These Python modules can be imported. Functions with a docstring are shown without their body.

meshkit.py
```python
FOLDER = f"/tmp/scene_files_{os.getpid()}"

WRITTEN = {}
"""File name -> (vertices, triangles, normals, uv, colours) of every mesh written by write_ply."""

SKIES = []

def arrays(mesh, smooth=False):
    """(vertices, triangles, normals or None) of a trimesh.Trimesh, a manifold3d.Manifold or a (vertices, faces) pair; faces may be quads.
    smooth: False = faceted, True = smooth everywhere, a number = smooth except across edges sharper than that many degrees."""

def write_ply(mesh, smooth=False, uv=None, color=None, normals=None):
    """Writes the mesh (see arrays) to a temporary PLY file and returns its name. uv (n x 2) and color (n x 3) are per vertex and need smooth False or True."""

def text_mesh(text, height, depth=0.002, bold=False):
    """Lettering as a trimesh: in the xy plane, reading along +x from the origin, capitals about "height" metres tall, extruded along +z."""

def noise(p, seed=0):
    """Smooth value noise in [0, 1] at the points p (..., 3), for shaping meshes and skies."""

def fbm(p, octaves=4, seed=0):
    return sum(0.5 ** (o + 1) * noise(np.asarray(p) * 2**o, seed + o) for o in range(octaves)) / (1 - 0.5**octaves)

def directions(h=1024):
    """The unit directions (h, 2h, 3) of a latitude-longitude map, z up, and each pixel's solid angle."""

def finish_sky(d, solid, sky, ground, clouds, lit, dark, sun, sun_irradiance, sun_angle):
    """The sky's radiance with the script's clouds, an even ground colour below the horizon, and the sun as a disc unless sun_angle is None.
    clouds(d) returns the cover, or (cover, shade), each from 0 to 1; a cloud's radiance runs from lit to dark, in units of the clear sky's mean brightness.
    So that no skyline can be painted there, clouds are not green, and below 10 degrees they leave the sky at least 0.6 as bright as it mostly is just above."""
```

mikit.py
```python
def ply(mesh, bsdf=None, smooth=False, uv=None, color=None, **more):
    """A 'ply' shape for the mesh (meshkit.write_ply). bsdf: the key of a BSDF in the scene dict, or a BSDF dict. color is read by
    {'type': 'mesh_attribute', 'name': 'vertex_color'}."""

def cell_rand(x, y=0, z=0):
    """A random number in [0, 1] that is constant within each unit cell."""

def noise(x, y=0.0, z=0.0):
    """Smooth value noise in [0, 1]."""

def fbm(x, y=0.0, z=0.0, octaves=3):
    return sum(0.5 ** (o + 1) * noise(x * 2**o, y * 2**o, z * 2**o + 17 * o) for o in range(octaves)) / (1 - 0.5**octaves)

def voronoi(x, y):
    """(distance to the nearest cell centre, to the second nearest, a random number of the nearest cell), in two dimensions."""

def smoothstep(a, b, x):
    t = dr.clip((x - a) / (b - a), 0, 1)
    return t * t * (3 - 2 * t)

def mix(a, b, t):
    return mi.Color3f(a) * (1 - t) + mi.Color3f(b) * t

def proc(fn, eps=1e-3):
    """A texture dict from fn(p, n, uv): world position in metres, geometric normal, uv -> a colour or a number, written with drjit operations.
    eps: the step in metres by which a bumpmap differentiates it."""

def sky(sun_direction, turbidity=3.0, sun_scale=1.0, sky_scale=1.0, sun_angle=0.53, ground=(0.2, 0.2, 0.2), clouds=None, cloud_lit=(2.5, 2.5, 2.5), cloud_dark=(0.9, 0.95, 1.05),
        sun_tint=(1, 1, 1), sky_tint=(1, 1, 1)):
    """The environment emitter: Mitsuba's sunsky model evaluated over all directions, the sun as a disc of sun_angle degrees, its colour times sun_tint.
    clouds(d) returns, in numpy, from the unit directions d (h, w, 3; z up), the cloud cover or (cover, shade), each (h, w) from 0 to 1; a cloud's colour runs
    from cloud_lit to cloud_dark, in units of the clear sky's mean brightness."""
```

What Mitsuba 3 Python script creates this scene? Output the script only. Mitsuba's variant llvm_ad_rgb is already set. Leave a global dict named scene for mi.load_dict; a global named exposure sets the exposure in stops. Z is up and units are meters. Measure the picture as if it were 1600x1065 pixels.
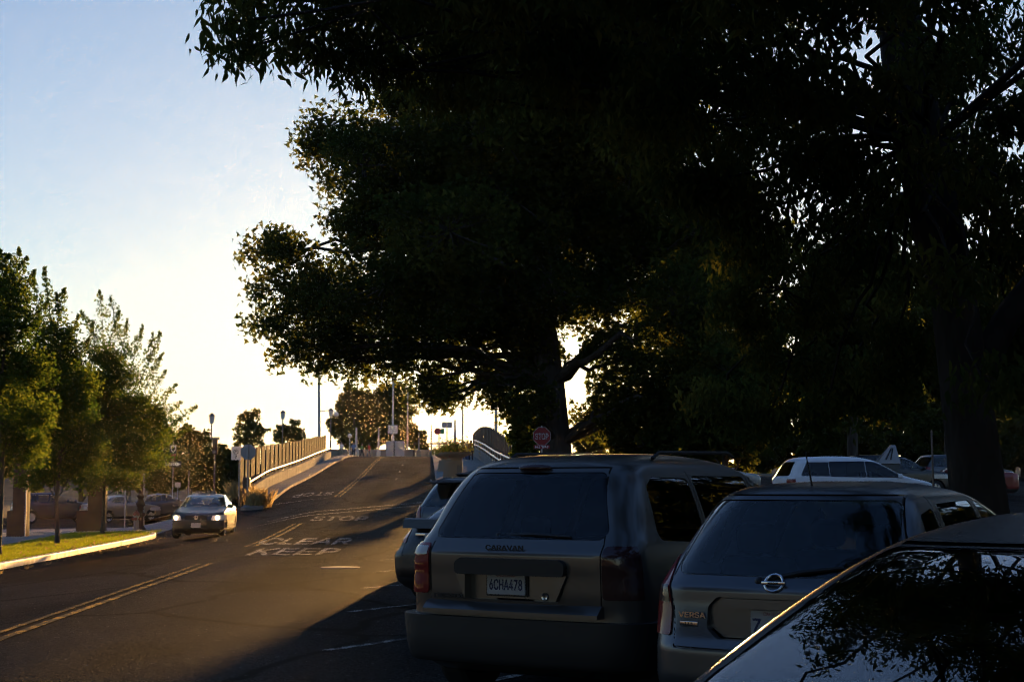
import math, numpy as np, trimesh, manifold3d as m3, shapely, shapely.geometry as sg
import mitsuba as mi, drjit as dr, mikit, meshkit
from scipy.interpolate import PchipInterpolator as Pchip
T = mi.ScalarTransform4f
scene, labels = {}, {}

# ------------------------------------------------------------------ camera, sky, exposure
F_PX, CAM_Z = 2350.0, 1.5
PITCH = math.atan((760 - 532.5) / F_PX)
scene['camera'] = {'type': 'perspective', 'fov': math.degrees(2 * math.atan(800 / F_PX)), 'fov_axis': 'x', 'near_clip': 0.05, 'far_clip': 9000.0,
    'to_world': T().look_at(origin=[0, 0, CAM_Z], target=[0, math.cos(PITCH), CAM_Z + math.sin(PITCH)], up=[0, 0, 1])}
SUN_AZ, SUN_EL = math.radians(2.30), math.radians(5.35)
SUN = [math.sin(SUN_AZ) * math.cos(SUN_EL), math.cos(SUN_AZ) * math.cos(SUN_EL), math.sin(SUN_EL)]
scene['sky'] = mikit.sky(SUN, turbidity=2.0, sky_tint=(0.77, 1.0, 1.60), sun_scale=4.0, sun_tint=(0.9, 1.0, 1.8))
exposure = 2.75

# ------------------------------------------------------------------ materials
def pr(base, rough=0.6, metal=0.0, two=True, **k):
    d = {'type': 'principled', 'base_color': base if isinstance(base, dict) else {'type': 'rgb', 'value': list(base)}, 'roughness': rough, 'metallic': metal, **k}
    return {'type': 'twosided', 'bsdf': d} if two else d

def paint(base, metal=0.6, rough=0.3):
    return pr(base, rough, metal, clearcoat=1.0, clearcoat_gloss=0.96, specular=0.5)

N, FB, SS, MX = mikit.noise, mikit.fbm, mikit.smoothstep, mikit.mix

def f_asphalt(p, n, uv):
    s = p.x * 0.9984 + p.y * 0.0567
    t = p.y * 0.9984 - p.x * 0.0567
    big = FB(s * 0.45, t * 0.11, 3.0)
    mid = FB(s * 2.6, t * 1.1, 7.0)
    fine = N(p.x * 60, p.y * 60, 1.0)
    lane = 0.5 + 0.5 * dr.cos((s + 2.6) * 3.49)                                  # darker wheel tracks along the lanes
    v = 0.008 + 0.028 * SS(0.2, 0.8, big) + 0.018 * (mid - 0.2) + 0.06 * (fine - 0.5) * (0.4 + mid)
    v = v * (1 - 0.28 * lane * SS(0.3, 0.6, FB(s * 0.8, t * 0.05, 12.0)))
    v = v * (1 - 0.45 * SS(0.62, 0.72, FB(s * 1.1, t * 0.5, 21.0)) * SS(1.1, 0.3, dr.abs(s + 2.6)))   # oil
    w1, w2 = s + 0.8 * FB(s * 0.7, t * 0.7, 31.0), t + 0.9 * FB(s * 0.6, t * 0.6, 41.0)
    d1, d2, _ = mikit.voronoi(w1 * 0.28, w2 * 0.16)
    crack = SS(0.05, 0.012, d2 - d1)
    tar = SS(0.07, 0.05, dr.abs(N(s * 0.35 + 3, t * 0.06, 5.0) - 0.5) / 0.35) * SS(0.5, 0.55, N(t * 0.07, 9.0, 1.0))
    patch = SS(0.02, 0.0, dr.maximum(dr.abs(s + 1.9) - 1.35, dr.abs(t - 24.5) - 2.3)) + SS(0.02, 0.0, dr.maximum(dr.abs(s + 6.6) - 1.2, dr.abs(t - 33) - 5.0)) + SS(0.02, 0.0, dr.maximum(dr.abs(s + 2.4) - 0.45, dr.abs(t - 60) - 30.0))
    v = v * (1 - 0.38 * dr.minimum(patch, 1.0)) * (1 - 0.75 * crack) * (1 - 0.55 * tar) + 0.16 * SS(0.93, 0.99, N(p.x * 22, p.y * 22, 5.0))
    v = v * 0.78
    return mi.Color3f(v, v, v * 0.97)

def f_asphalt_h(p, n, uv):
    return 0.004 * N(p.x * 80, p.y * 80, 1.0) + 0.003 * N(p.x * 33, p.y * 33, 4.0)

def f_paintmask(p, n, uv):
    w = FB(p.x * 9, p.y * 7, 2.0, 4) + 0.25 * N(p.x * 60, p.y * 60, 1.0)
    return SS(0.44, 0.64, w)

def f_concrete(p, n, uv):
    v = 0.30 + 0.14 * FB(p.x * 1.7, p.y * 1.7, p.z * 1.7, 4) + 0.06 * (N(p.x * 40, p.y * 40, p.z * 40) - 0.5)
    st = SS(0.5, 0.75, FB(p.x * 0.8, p.y * 0.8, p.z * 3.0, 3))
    v = v * (1 - 0.3 * st)
    return mi.Color3f(v, v * 0.96, v * 0.88)

def f_pave(p, n, uv):
    v = 0.13 + 0.08 * FB(p.x * 1.3, p.y * 1.3, 2.0, 4) + 0.03 * (N(p.x * 30, p.y * 30, 1.0) - 0.5)
    j = SS(0.035, 0.02, dr.abs((p.y + 0.06 * p.x) / 1.5 - dr.floor((p.y + 0.06 * p.x) / 1.5) - 0.5))
    v = v * (1 - 0.45 * j)
    return mi.Color3f(v, v * 0.97, v * 0.93)

def f_kerb(p, n, uv):
    v = 0.52 + 0.25 * FB(p.x * 1.9, p.y * 1.9, p.z * 5, 4) + 0.05 * (N(p.x * 45, p.y * 45, p.z * 45) - 0.5)
    d = SS(0.55, 0.7, FB(p.x * 2.3, p.y * 2.3, 9.0, 3))
    v = v * (1 - 0.45 * d)
    return mi.Color3f(v, v * 0.93, v * 0.80)

def f_bark(p, n, uv):
    v = FB(p.x * 6, p.y * 6, p.z * 1.6, 4)
    return MX((0.016, 0.014, 0.012), (0.07, 0.06, 0.05), v)

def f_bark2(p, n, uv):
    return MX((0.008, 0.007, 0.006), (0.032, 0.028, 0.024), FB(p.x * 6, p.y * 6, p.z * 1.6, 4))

def f_bark_h(p, n, uv):
    return 0.09 * FB(p.x * 8, p.y * 8, p.z * 1.8, 4)

def f_leaf(p, n, uv):
    v = FB(p.x * 0.9, p.y * 0.9, p.z * 0.9, 2)
    w = N(p.x * 7, p.y * 7, p.z * 7)
    return MX((0.026, 0.046, 0.011), (0.085, 0.085, 0.018), SS(0.3, 0.75, 0.6 * v + 0.4 * w))

def f_leaf_y(p, n, uv):
    v = FB(p.x * 1.3, p.y * 1.3, p.z * 1.3, 2)
    w = N(p.x * 11, p.y * 11, p.z * 11)
    return MX((0.028, 0.06, 0.010), (0.105, 0.13, 0.018), SS(0.3, 0.75, 0.5 * v + 0.5 * w))

def f_soil(p, n, uv):
    v = FB(p.x * 1.2, p.y * 1.2, 1.0, 4)
    return MX((0.05, 0.04, 0.025), (0.12, 0.095, 0.055), v)

def f_grassg(p, n, uv):
    v = FB(p.x * 1.5, p.y * 1.5, 1.0, 3)
    return MX((0.05, 0.09, 0.012), (0.16, 0.19, 0.03), v)

def f_rust(p, n, uv):
    v = FB(p.x * 3, p.y * 3, p.z * 2, 4)
    return MX((0.03, 0.016, 0.010), (0.085, 0.042, 0.022), v)

def f_wood(p, n, uv):
    v = FB(p.x * 3, p.y * 3, p.z * 0.7, 3)
    return MX((0.14, 0.11, 0.085), (0.30, 0.24, 0.18), v)

def thinleaf(fn, tr=1.3):
    return {'type': 'principledthin', 'base_color': mikit.proc(fn), 'roughness': 0.5, 'diff_trans': tr, 'eta': 1.4}

def bump(fn, base, scale=1.0, eps=4e-3):
    return {'type': 'bumpmap', 'arbitrary': mikit.proc(fn, eps), 'scale': scale, 'bsdf': base}

def glass(t, tint=(1, 1, 1), ior=1.5):
    return {'type': 'thindielectric', 'int_ior': ior, 'specular_transmittance': {'type': 'rgb', 'value': [t * c for c in tint]}}

M = {
 'asphalt': bump(f_asphalt_h, pr(mikit.proc(f_asphalt), 0.6, two=False, specular=0.006)),
 'white_road_paint': {'type': 'blendbsdf', 'weight': mikit.proc(f_paintmask), 'a': pr((0.36, 0.345, 0.31), 0.75, two=False, specular=0.05), 'b': pr((0.06, 0.058, 0.055), 0.75, two=False, specular=0.02)},
 'yellow_road_paint': {'type': 'blendbsdf', 'weight': mikit.proc(f_paintmask), 'a': pr((0.46, 0.24, 0.04), 0.75, two=False, specular=0.05), 'b': pr((0.06, 0.055, 0.045), 0.75, two=False, specular=0.02)},
 'concrete': pr(mikit.proc(f_concrete), 0.85),
 'kerb': pr(mikit.proc(f_kerb), 0.6, specular=0.8),
 'pavement': pr(mikit.proc(f_pave), 0.9, specular=0.2),
 'bark': {'type': 'twosided', 'bsdf': bump(f_bark_h, pr(mikit.proc(f_bark), 0.85, two=False))},
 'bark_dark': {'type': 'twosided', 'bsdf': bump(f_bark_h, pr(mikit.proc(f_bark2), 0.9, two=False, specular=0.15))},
 'leaf': thinleaf(f_leaf), 'leaf_light': thinleaf(f_leaf_y, 1.25), 'soil': pr(mikit.proc(f_soil), 0.95), 'grass_ground': pr(mikit.proc(f_grassg), 0.9),
 'rust': pr(mikit.proc(f_rust), 0.75), 'wood_dark': pr((0.11, 0.082, 0.055), 0.85, specular=0.2), 'wood': pr(mikit.proc(f_wood), 0.8),
 'paint_caravan': paint((0.15, 0.143, 0.135), .75, .27), 'paint_versa': paint((0.125, 0.13, 0.14), .75, .27), 'paint_black': paint((0.006, 0.006, 0.007), 0.0, 0.35),
 'paint_grey': paint((0.08, 0.084, 0.092)), 'paint_silver': paint((0.34, 0.35, 0.36)), 'paint_tan': paint((0.30, 0.25, 0.20)), 'paint_navy': paint((0.02, 0.025, 0.045), 0.3),
 'paint_white': paint((0.72, 0.73, 0.74), 0.0, 0.4), 'paint_red': paint((0.16, 0.015, 0.015), 0.2), 'paint_green': paint((0.035, 0.04, 0.044), 0.4),
 'black_plastic': pr((0.018, 0.018, 0.019), 0.5), 'dark_plastic': pr((0.05, 0.05, 0.052), 0.55), 'rubber': pr((0.015, 0.015, 0.015), 0.8), 'alloy': pr((0.55, 0.55, 0.56), 0.3, 0.9),
 'chrome': pr((0.75, 0.76, 0.78), 0.12, 1.0), 'cloth': pr((0.05, 0.048, 0.045), 0.9), 'cloth_tan': pr((0.2, 0.17, 0.13), 0.9),
 'red_lens': pr((0.20, 0.008, 0.007), 0.06, specular=0.6, clearcoat=1.0), 'clear_lens': pr((0.5, 0.48, 0.45), 0.12, specular=0.6, clearcoat=1.0), 'dark_lens': pr((0.035, 0.006, 0.006), 0.06, specular=0.6, clearcoat=1.0),
 'lamp_lit': {'type': 'diffuse', 'reflectance': {'type': 'rgb', 'value': [0.5, 0.5, 0.5]}},
 'glass_clear': glass(0.90, (0.93, 1.0, 0.96)), 'glass_tint': glass(0.42, (0.9, 1.0, 0.97), 1.38), 'glass_dark': glass(0.16, (1, 1, 1), 1.34),
 'plate': pr((0.42, 0.42, 0.42), 0.5), 'plate_ink': pr((0.02, 0.03, 0.09), 0.6), 'plate_red': pr((0.35, 0.06, 0.06), 0.6),
 'galvanised': pr((0.32, 0.32, 0.32), 0.5, 0.6), 'pole_paint': pr((0.10, 0.11, 0.11), 0.5, 0.3), 'pole_pale': pr((0.38, 0.38, 0.37), 0.5, 0.2),
 'sign_white': pr((0.70, 0.70, 0.68), 0.45), 'sign_black': pr((0.02, 0.02, 0.02), 0.5), 'sign_red': pr((0.22, 0.014, 0.015), 0.5), 'sign_dull': pr((0.40, 0.39, 0.37), 0.5), 'sign_maroon': pr((0.16, 0.03, 0.05), 0.5),
 'sign_green': pr((0.02, 0.16, 0.09), 0.5), 'sign_grey': pr((0.30, 0.31, 0.32), 0.6), 'sign_blue': pr((0.03, 0.05, 0.2), 0.5),
 'terracotta': pr((0.36, 0.26, 0.17), 0.8), 'panel': pr((0.055, 0.05, 0.045), 0.9, specular=0.05), 'steel_rail': pr((0.5, 0.5, 0.5), 0.32, 0.9), 'rail_worn': pr((0.35, 0.33, 0.30), 0.5, 0.7), 'red_paint': pr((0.16, 0.045, 0.03), 0.55), 'silver_paint': pr((0.2, 0.19, 0.18), 0.5, 0.3),
 'skin': pr((0.42, 0.27, 0.2), 0.6), 'hair': pr((0.04, 0.03, 0.02), 0.7), 'denim': pr((0.05, 0.07, 0.14), 0.9), 'shirt_white': pr((0.6, 0.6, 0.58), 0.9), 'shirt_blue': pr((0.14, 0.2, 0.32), 0.9),
 'shirt_red': pr((0.38, 0.05, 0.04), 0.9), 'shirt_green': pr((0.12, 0.25, 0.08), 0.9), 'shirt_pink': pr((0.5, 0.28, 0.3), 0.9), 'trouser_dark': pr((0.03, 0.03, 0.035), 0.9), 'khaki': pr((0.3, 0.24, 0.15), 0.9),
 'flower_red': pr((0.45, 0.06, 0.06), 0.7), 'flower_yellow': pr((0.5, 0.35, 0.05), 0.7), 'opal': pr((0.7, 0.68, 0.6), 0.3), 'dry_grass': {'type': 'principledthin', 'base_color': {'type': 'rgb', 'value': [0.30, 0.22, 0.10]}, 'roughness': 0.6, 'diff_trans': 0.8},
 'grass_blade': {'type': 'principledthin', 'base_color': {'type': 'rgb', 'value': [0.24, 0.27, 0.02]}, 'roughness': 0.5, 'diff_trans': 1.0},
}
for k_, v_ in M.items():
    scene['mat_' + k_] = v_

# ------------------------------------------------------------------ registry helpers
def free(key):
    if key not in used:
        used.add(key); return key
    i = 1
    while f'{key}_{i:03d}' in used: i += 1
    used.add(f'{key}_{i:03d}'); return f'{key}_{i:03d}'
used = set()

def thing(name, label, cat, group=None, kind=None):
    k = free(name)
    labels[k] = {'label': label, 'category': cat}
    if group: labels[k]['group'] = group
    if kind: labels[k]['kind'] = kind
    return k

def part(parent, name, mesh, mat, smooth=30, tw=None, label=None, kind=None, **kw):
    k = free(f'{parent}__{name}') if parent else free(name)
    d = dict(mesh) if isinstance(mesh, dict) else mikit.ply(mesh, 'mat_' + mat, smooth=smooth)
    if isinstance(mesh, dict) and mat: d['bsdf'] = {'type': 'ref', 'id': 'mat_' + mat}
    d.update(kw)
    if tw is not None: d['to_world'] = tw
    scene[k] = d
    if label or kind: labels[k] = {**({'label': label} if label else {}), **({'kind': kind} if kind else {})}
    return k

def single(name, mesh, mat, label, cat, smooth=30, tw=None, group=None, kind=None):
    k = thing(name, label, cat, group, kind)
    d = dict(mesh) if isinstance(mesh, dict) else mikit.ply(mesh, 'mat_' + mat, smooth=smooth)
    if tw is not None: d['to_world'] = tw
    scene[k] = d
    return k

def structure(name, mesh, mat, smooth=True, label=None):
    k = free(name)
    scene[k] = mikit.ply(mesh, 'mat_' + mat, smooth=smooth)
    labels[k] = {'kind': 'structure', **({'label': label} if label else {})}
    return k

cat_ = trimesh.util.concatenate
def box(x0, x1, y0, y1, z0, z1):
    m = trimesh.creation.box([x1 - x0, y1 - y0, z1 - z0]); m.apply_translation([(x0 + x1) / 2, (y0 + y1) / 2, (z0 + z1) / 2]); return m

def man(mesh):
    if isinstance(mesh, m3.Manifold): return mesh
    return m3.Manifold(m3.Mesh(np.asarray(mesh.vertices, np.float32), np.asarray(mesh.faces, np.uint32)))

def tm(m):
    q = m.to_mesh(); return trimesh.Trimesh(q.vert_properties[:, :3], q.tri_verts, process=False)

def rbox(x0, x1, y0, y1, z0, z1, r=0.02, seg=8):
    s = m3.Manifold.sphere(r, seg)
    return tm(m3.Manifold.batch_hull([s.translate((x, y, z)) for x in (x0 + r, x1 - r) for y in (y0 + r, y1 - r) for z in (z0 + r, z1 - r)]))

def tube(pts, rad, sides=6, caps=True):
    p = np.asarray(pts, float); n = len(p); rad = np.broadcast_to(rad, (n,))
    t = np.gradient(p, axis=0); t /= np.linalg.norm(t, axis=1, keepdims=True) + 1e-12
    up = np.array([0, 0, 1.0]) if abs(t[0, 2]) < 0.85 else np.array([1.0, 0, 0])
    a = np.cross(t, up); a /= np.linalg.norm(a, axis=1, keepdims=True) + 1e-12
    b = np.cross(t, a); an = np.arange(sides) * 2 * math.pi / sides
    v = (p[:, None] + rad[:, None, None] * (np.cos(an)[None, :, None] * a[:, None] + np.sin(an)[None, :, None] * b[:, None])).reshape(-1, 3)
    i, j = np.meshgrid(np.arange(n - 1), np.arange(sides), indexing='ij'); j2 = (j + 1) % sides
    q = np.stack([i * sides + j, (i + 1) * sides + j, (i + 1) * sides + j2, i * sides + j2], -1).reshape(-1, 4)
    f = np.vstack([q[:, [0, 1, 2]], q[:, [0, 2, 3]]])
    if caps:
        k = np.arange(1, sides - 1)
        f = np.vstack([f, np.stack([k * 0, k, k + 1], 1), (n - 1) * sides + np.stack([k * 0, k + 1, k], 1)])
    return trimesh.Trimesh(v, f, process=False)

def revolve(prof, sections=24, axis='z'):
    m = trimesh.creation.revolve(np.asarray(prof, float), sections=sections)
    if axis == 'x': m.apply_transform(trimesh.transformations.rotation_matrix(math.pi / 2, [0, 1, 0]))
    return m

def prism(poly, axis, a0, a1, r=0.0):
    """Manifold: polygon in the two other axes extruded along axis from a0 to a1."""
    c = m3.CrossSection([np.asarray(poly, float)])
    if c.area() <= 0: c = m3.CrossSection([np.asarray(poly, float)[::-1]])
    if r: c = c.offset(-r, m3.JoinType.Round, 2.0, 24).offset(r, m3.JoinType.Round, 2.0, 24)
    return turn(c.extrude(a1 - a0).translate((0, 0, a0)), axis)

def turn(m, axis):
    if axis == 'x': return m.transform(np.array([[0, 0, 1, 0], [1, 0, 0, 0], [0, 1, 0, 0]], float))   # polygon in (y, z)
    if axis == 'y': return m.transform(np.array([[1, 0, 0, 0], [0, 0, 1, 0], [0, 1, 0, 0]], float))   # polygon in (x, z)
    return m

def strip(line, width, axis, a0, a1):
    g = sg.LineString(line).buffer(width / 2, cap_style=2, join_style=1)
    c = m3.CrossSection([np.asarray(g.exterior.coords)[:-1][::-1] if not g.exterior.is_ccw else np.asarray(g.exterior.coords)[:-1]] + [np.asarray(h.coords)[:-1] for h in g.interiors], m3.FillRule.EvenOdd)
    return turn(c.extrude(a1 - a0).translate((0, 0, a0)), axis)

def text(s, h, depth=0.004, bold=False):
    m = meshkit.text_mesh(s, h, depth, bold)
    b = m.bounds; m.apply_translation([-(b[0, 0] + b[1, 0]) / 2, 0, 0]); return m

def facing(m, x, y, z, back=True):
    """text from its xy plane to a wall looked at along +y (back) or along -y."""
    R = np.eye(4)
    R[:3, :3] = [[1, 0, 0], [0, 0, -1], [0, 1, 0]] if back else [[-1, 0, 0], [0, 0, 1], [0, 1, 0]]
    m = m.copy(); m.apply_transform(R); m.apply_translation([x, y, z]); return m

def TW(x, y, z, az=0.0, s=1.0):
    return T().translate([x, y, z]).rotate([0, 0, 1], -az).scale(s)

# ------------------------------------------------------------------ ground heights: s across the road, t along it
TA = 0.0568; CA = math.cos(math.atan(TA)); SA = TA * CA
def st(x, y): return CA * x + SA * y, -SA * x + CA * y
def xy(s, t): return CA * s - SA * t, SA * s + CA * t
ROAD_AZ = -math.degrees(math.atan(TA))
PROF = Pchip([-500, 0, 26, 40, 52, 74, 100, 125, 150, 166, 190, 230, 320, 2000], [0, 0, 0, .06, .28, 1.03, 2.15, 3.42, 4.45, 4.75, 4.6, 4.2, 4.0, 4.0])
def sm(a, b, x):
    q = np.clip((np.asarray(x, float) - a) / (b - a), 0, 1); return q * q * (3 - 2 * q)
def G(s, t):
    s, t = np.asarray(s, float), np.asarray(t, float)
    p = PROF(t) * (1 - .92 * (1 - sm(-8.2, -4.3, s)) * (1 - sm(50, 86, t)))
    cross = -0.0746 * np.clip(-4.31 - s, 0, 4.7) * (1 - sm(50, 86, t))
    left = 1 - sm(-14.0, -9.3, s)
    far = sm(165, 200, t)
    low = -0.35 - 0.08 * (1 - sm(-20, -13, s))
    z = (p + cross) * (1 - left * (1 - far)) + left * (1 - far) * low
    rt = 0.028 * np.log1p(np.exp(np.clip((t - 22) / 3, -30, 30))) * 3
    rt = np.minimum(rt, 3.2)
    wr = sm(4.5, 10, s) * (1 - far)
    return z * (1 - wr) + rt * wr
def Gxy(x, y): return G(*st(x, y))

def sheet(s_k, t_k, dz, keep=None):
    S, Tt = np.meshgrid(s_k, t_k, indexing='ij'); X, Y = xy(S, Tt); Z = G(S, Tt) + dz
    n, m = S.shape; i, j = np.meshgrid(np.arange(n - 1), np.arange(m - 1), indexing='ij'); i, j = i.ravel(), j.ravel()
    if keep is not None:
        ok = keep((np.asarray(s_k)[i] + np.asarray(s_k)[i + 1]) / 2, (np.asarray(t_k)[j] + np.asarray(t_k)[j + 1]) / 2); i, j = i[ok], j[ok]
    q = np.stack([i * m + j, (i + 1) * m + j, (i + 1) * m + j + 1, i * m + j + 1], 1)
    mesh = trimesh.Trimesh(np.stack([X, Y, Z], -1).reshape(-1, 3), np.vstack([q[:, [0, 1, 2]], q[:, [0, 2, 3]]]), process=False)
    mesh.remove_unreferenced_vertices(); return mesh

SK = np.unique(np.round(np.concatenate([[-900, -500, -300, -200, -140, -100, -80], np.arange(-60, -14, 2.0), np.arange(-14, 12, 0.5), [-9.0, -7.5, 0.6, 1.1, 5.2], np.arange(12, 62, 2.0), [80, 100, 140, 200, 300, 500, 900]]), 3))
TK = np.unique(np.round(np.concatenate([[-300, -150, -80, -50, -30, -20], np.arange(-12, 200, 1.0), np.arange(200, 340, 5.0), [360, 400, 500, 700, 1000, 1500, 2500]]), 3))
structure('ground', sheet(SK, TK, -0.03), 'soil')

def is_road(s, t):
    main = (s > -9.5) & (s < 0.6) & (t > -60) & (t < 215)
    lot = (s > 0.59) & (s < 60) & (t > -60) & (t < 62) | (s > 9) & (s < 60) & (t > 61.9) & (t < 100)
    side = (s > -10.01) & (s < -9.49) & (t > 56) & (t < 70)
    return main | lot | side
structure('road', sheet(SK, TK, 0.0, is_road), 'asphalt')
structure('driveway', sheet(SK, TK, 0.0, lambda s, t: (s > -60) & (s < -10.0) & (t > 57) & (t < 70)), 'pavement')
structure('parking_lot', sheet(SK, TK, 0.0, lambda s, t: (s > -60) & (s < -10.0) & (t > 70) & (t < 96)), 'asphalt')

# raised pavements -------------------------------------------------
def slab(poly, h=0.15, step=1.0, dz=0.0):
    """closed raised sheet over a polygon given in (s,t), following the ground."""
    P_ = sg.Polygon(poly).segmentize(step)
    mn = m3.CrossSection([np.asarray(sg.polygon.orient(P_).exterior.coords)[:-1]]).extrude(1.0, 1).refine_to_length(max(step, 0.6))
    q = tm(mn); v = np.array(q.vertices); top = v[:, 2] > 0.5; mid = (v[:, 2] > 0.01) & (v[:, 2] < 0.99)
    X, Y = xy(v[:, 0], v[:, 1]); z = G(v[:, 0], v[:, 1]) + dz + (v[:, 2] * (h + 0.1) - 0.1)
    return trimesh.Trimesh(np.stack([X, Y, z], 1), q.faces, process=False)

structure('sidewalk', slab([(-40, 10), (-11.3, 10), (-11.7, 38), (-13.1, 57.5), (-14.5, 58.4), (-40, 58.4)], 0.13, 2.0), 'pavement', smooth=20)
structure('sidewalk', slab([(-8.5, 70), (-7.5, 70), (-7.5, 175), (-8.5, 175)], 0.14, 2.0), 'pavement', smooth=20)
structure('sidewalk', slab([(0.6, 64), (1.6, 62), (5.2, 62), (5.2, 175), (0.6, 175)], 0.15, 2.0), 'pavement', smooth=20)
structure('verge', slab([(-11.29, 12), (-9.67, 12), (-9.67, 54), (-10.5, 57.0), (-13.0, 57.6), (-11.69, 38)], 0.135, 2.0), 'grass_ground', smooth=20)
structure('planting_bed', slab([(5.21, 50), (9, 50), (9, 78), (5.21, 78)], 0.1, 2.0), 'soil', smooth=20)

# kerb stones
labels['kerb'] = {'kind': 'structure'}
def kerb_run(name, pts, mat='kerb', w=0.15, h=0.15, L=3.0, gap=0.012, out=0.02):
    ln = sg.LineString(pts); n = max(1, round(ln.length / L))
    for i in range(n):
        a, b = ln.length * i / n + gap, ln.length * (i + 1) / n - gap
        seg = shapely.ops.substring(ln, a, b)
        prof_l = seg.segmentize(0.8)
        c = np.array(prof_l.coords)
        tan = np.gradient(c, axis=0); tan /= np.linalg.norm(tan, axis=1, keepdims=True); nr = np.stack([-tan[:, 1], tan[:, 0]], 1)
        sec = [(0, -0.1), (0, h - 0.03), (0.012, h - 0.008), (0.035, h), (w, h), (w, -0.1)]
        vs = []
        for k in range(len(c)):
            g0 = float(G(*c[k]))
            for (o, z) in sec:
                ps = c[k] + nr[k] * o
                X, Y = xy(*ps); vs.append((X, Y, g0 + z))
        m_ = len(sec); fs = []
        for k in range(len(c) - 1):
            for j in range(m_):
                j2 = (j + 1) % m_
                a0, a1, b0, b1 = k * m_ + j, k * m_ + j2, (k + 1) * m_ + j, (k + 1) * m_ + j2
                fs += [(a0, b0, b1), (a0, b1, a1)]
        fs += [(0, j, j + 1) for j in range(1, m_ - 1)] + [((len(c) - 1) * m_, (len(c) - 1) * m_ + j + 1, (len(c) - 1) * m_ + j) for j in range(1, m_ - 1)]
        mesh = trimesh.Trimesh(vs, fs, process=False); mesh.fix_normals()
        part('kerb', 'stone', mesh, mat, smooth=40)
import shapely.ops
kerb_run('kerb', [(-9.5, 12), (-9.5, 54), (-9.8, 55.8), (-10.5, 57.1), (-11.7, 58.0), (-13.6, 58.5), (-40, 58.5)])
kerb_run('kerb', [(-7.48, 70), (-7.48, 170)], 'pavement', L=4.0)
kerb_run('kerb', [(0.58, 170), (0.58, 66), (0.9, 64), (1.8, 62.2), (5.2, 61.9)], 'pavement', L=4.0)

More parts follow.
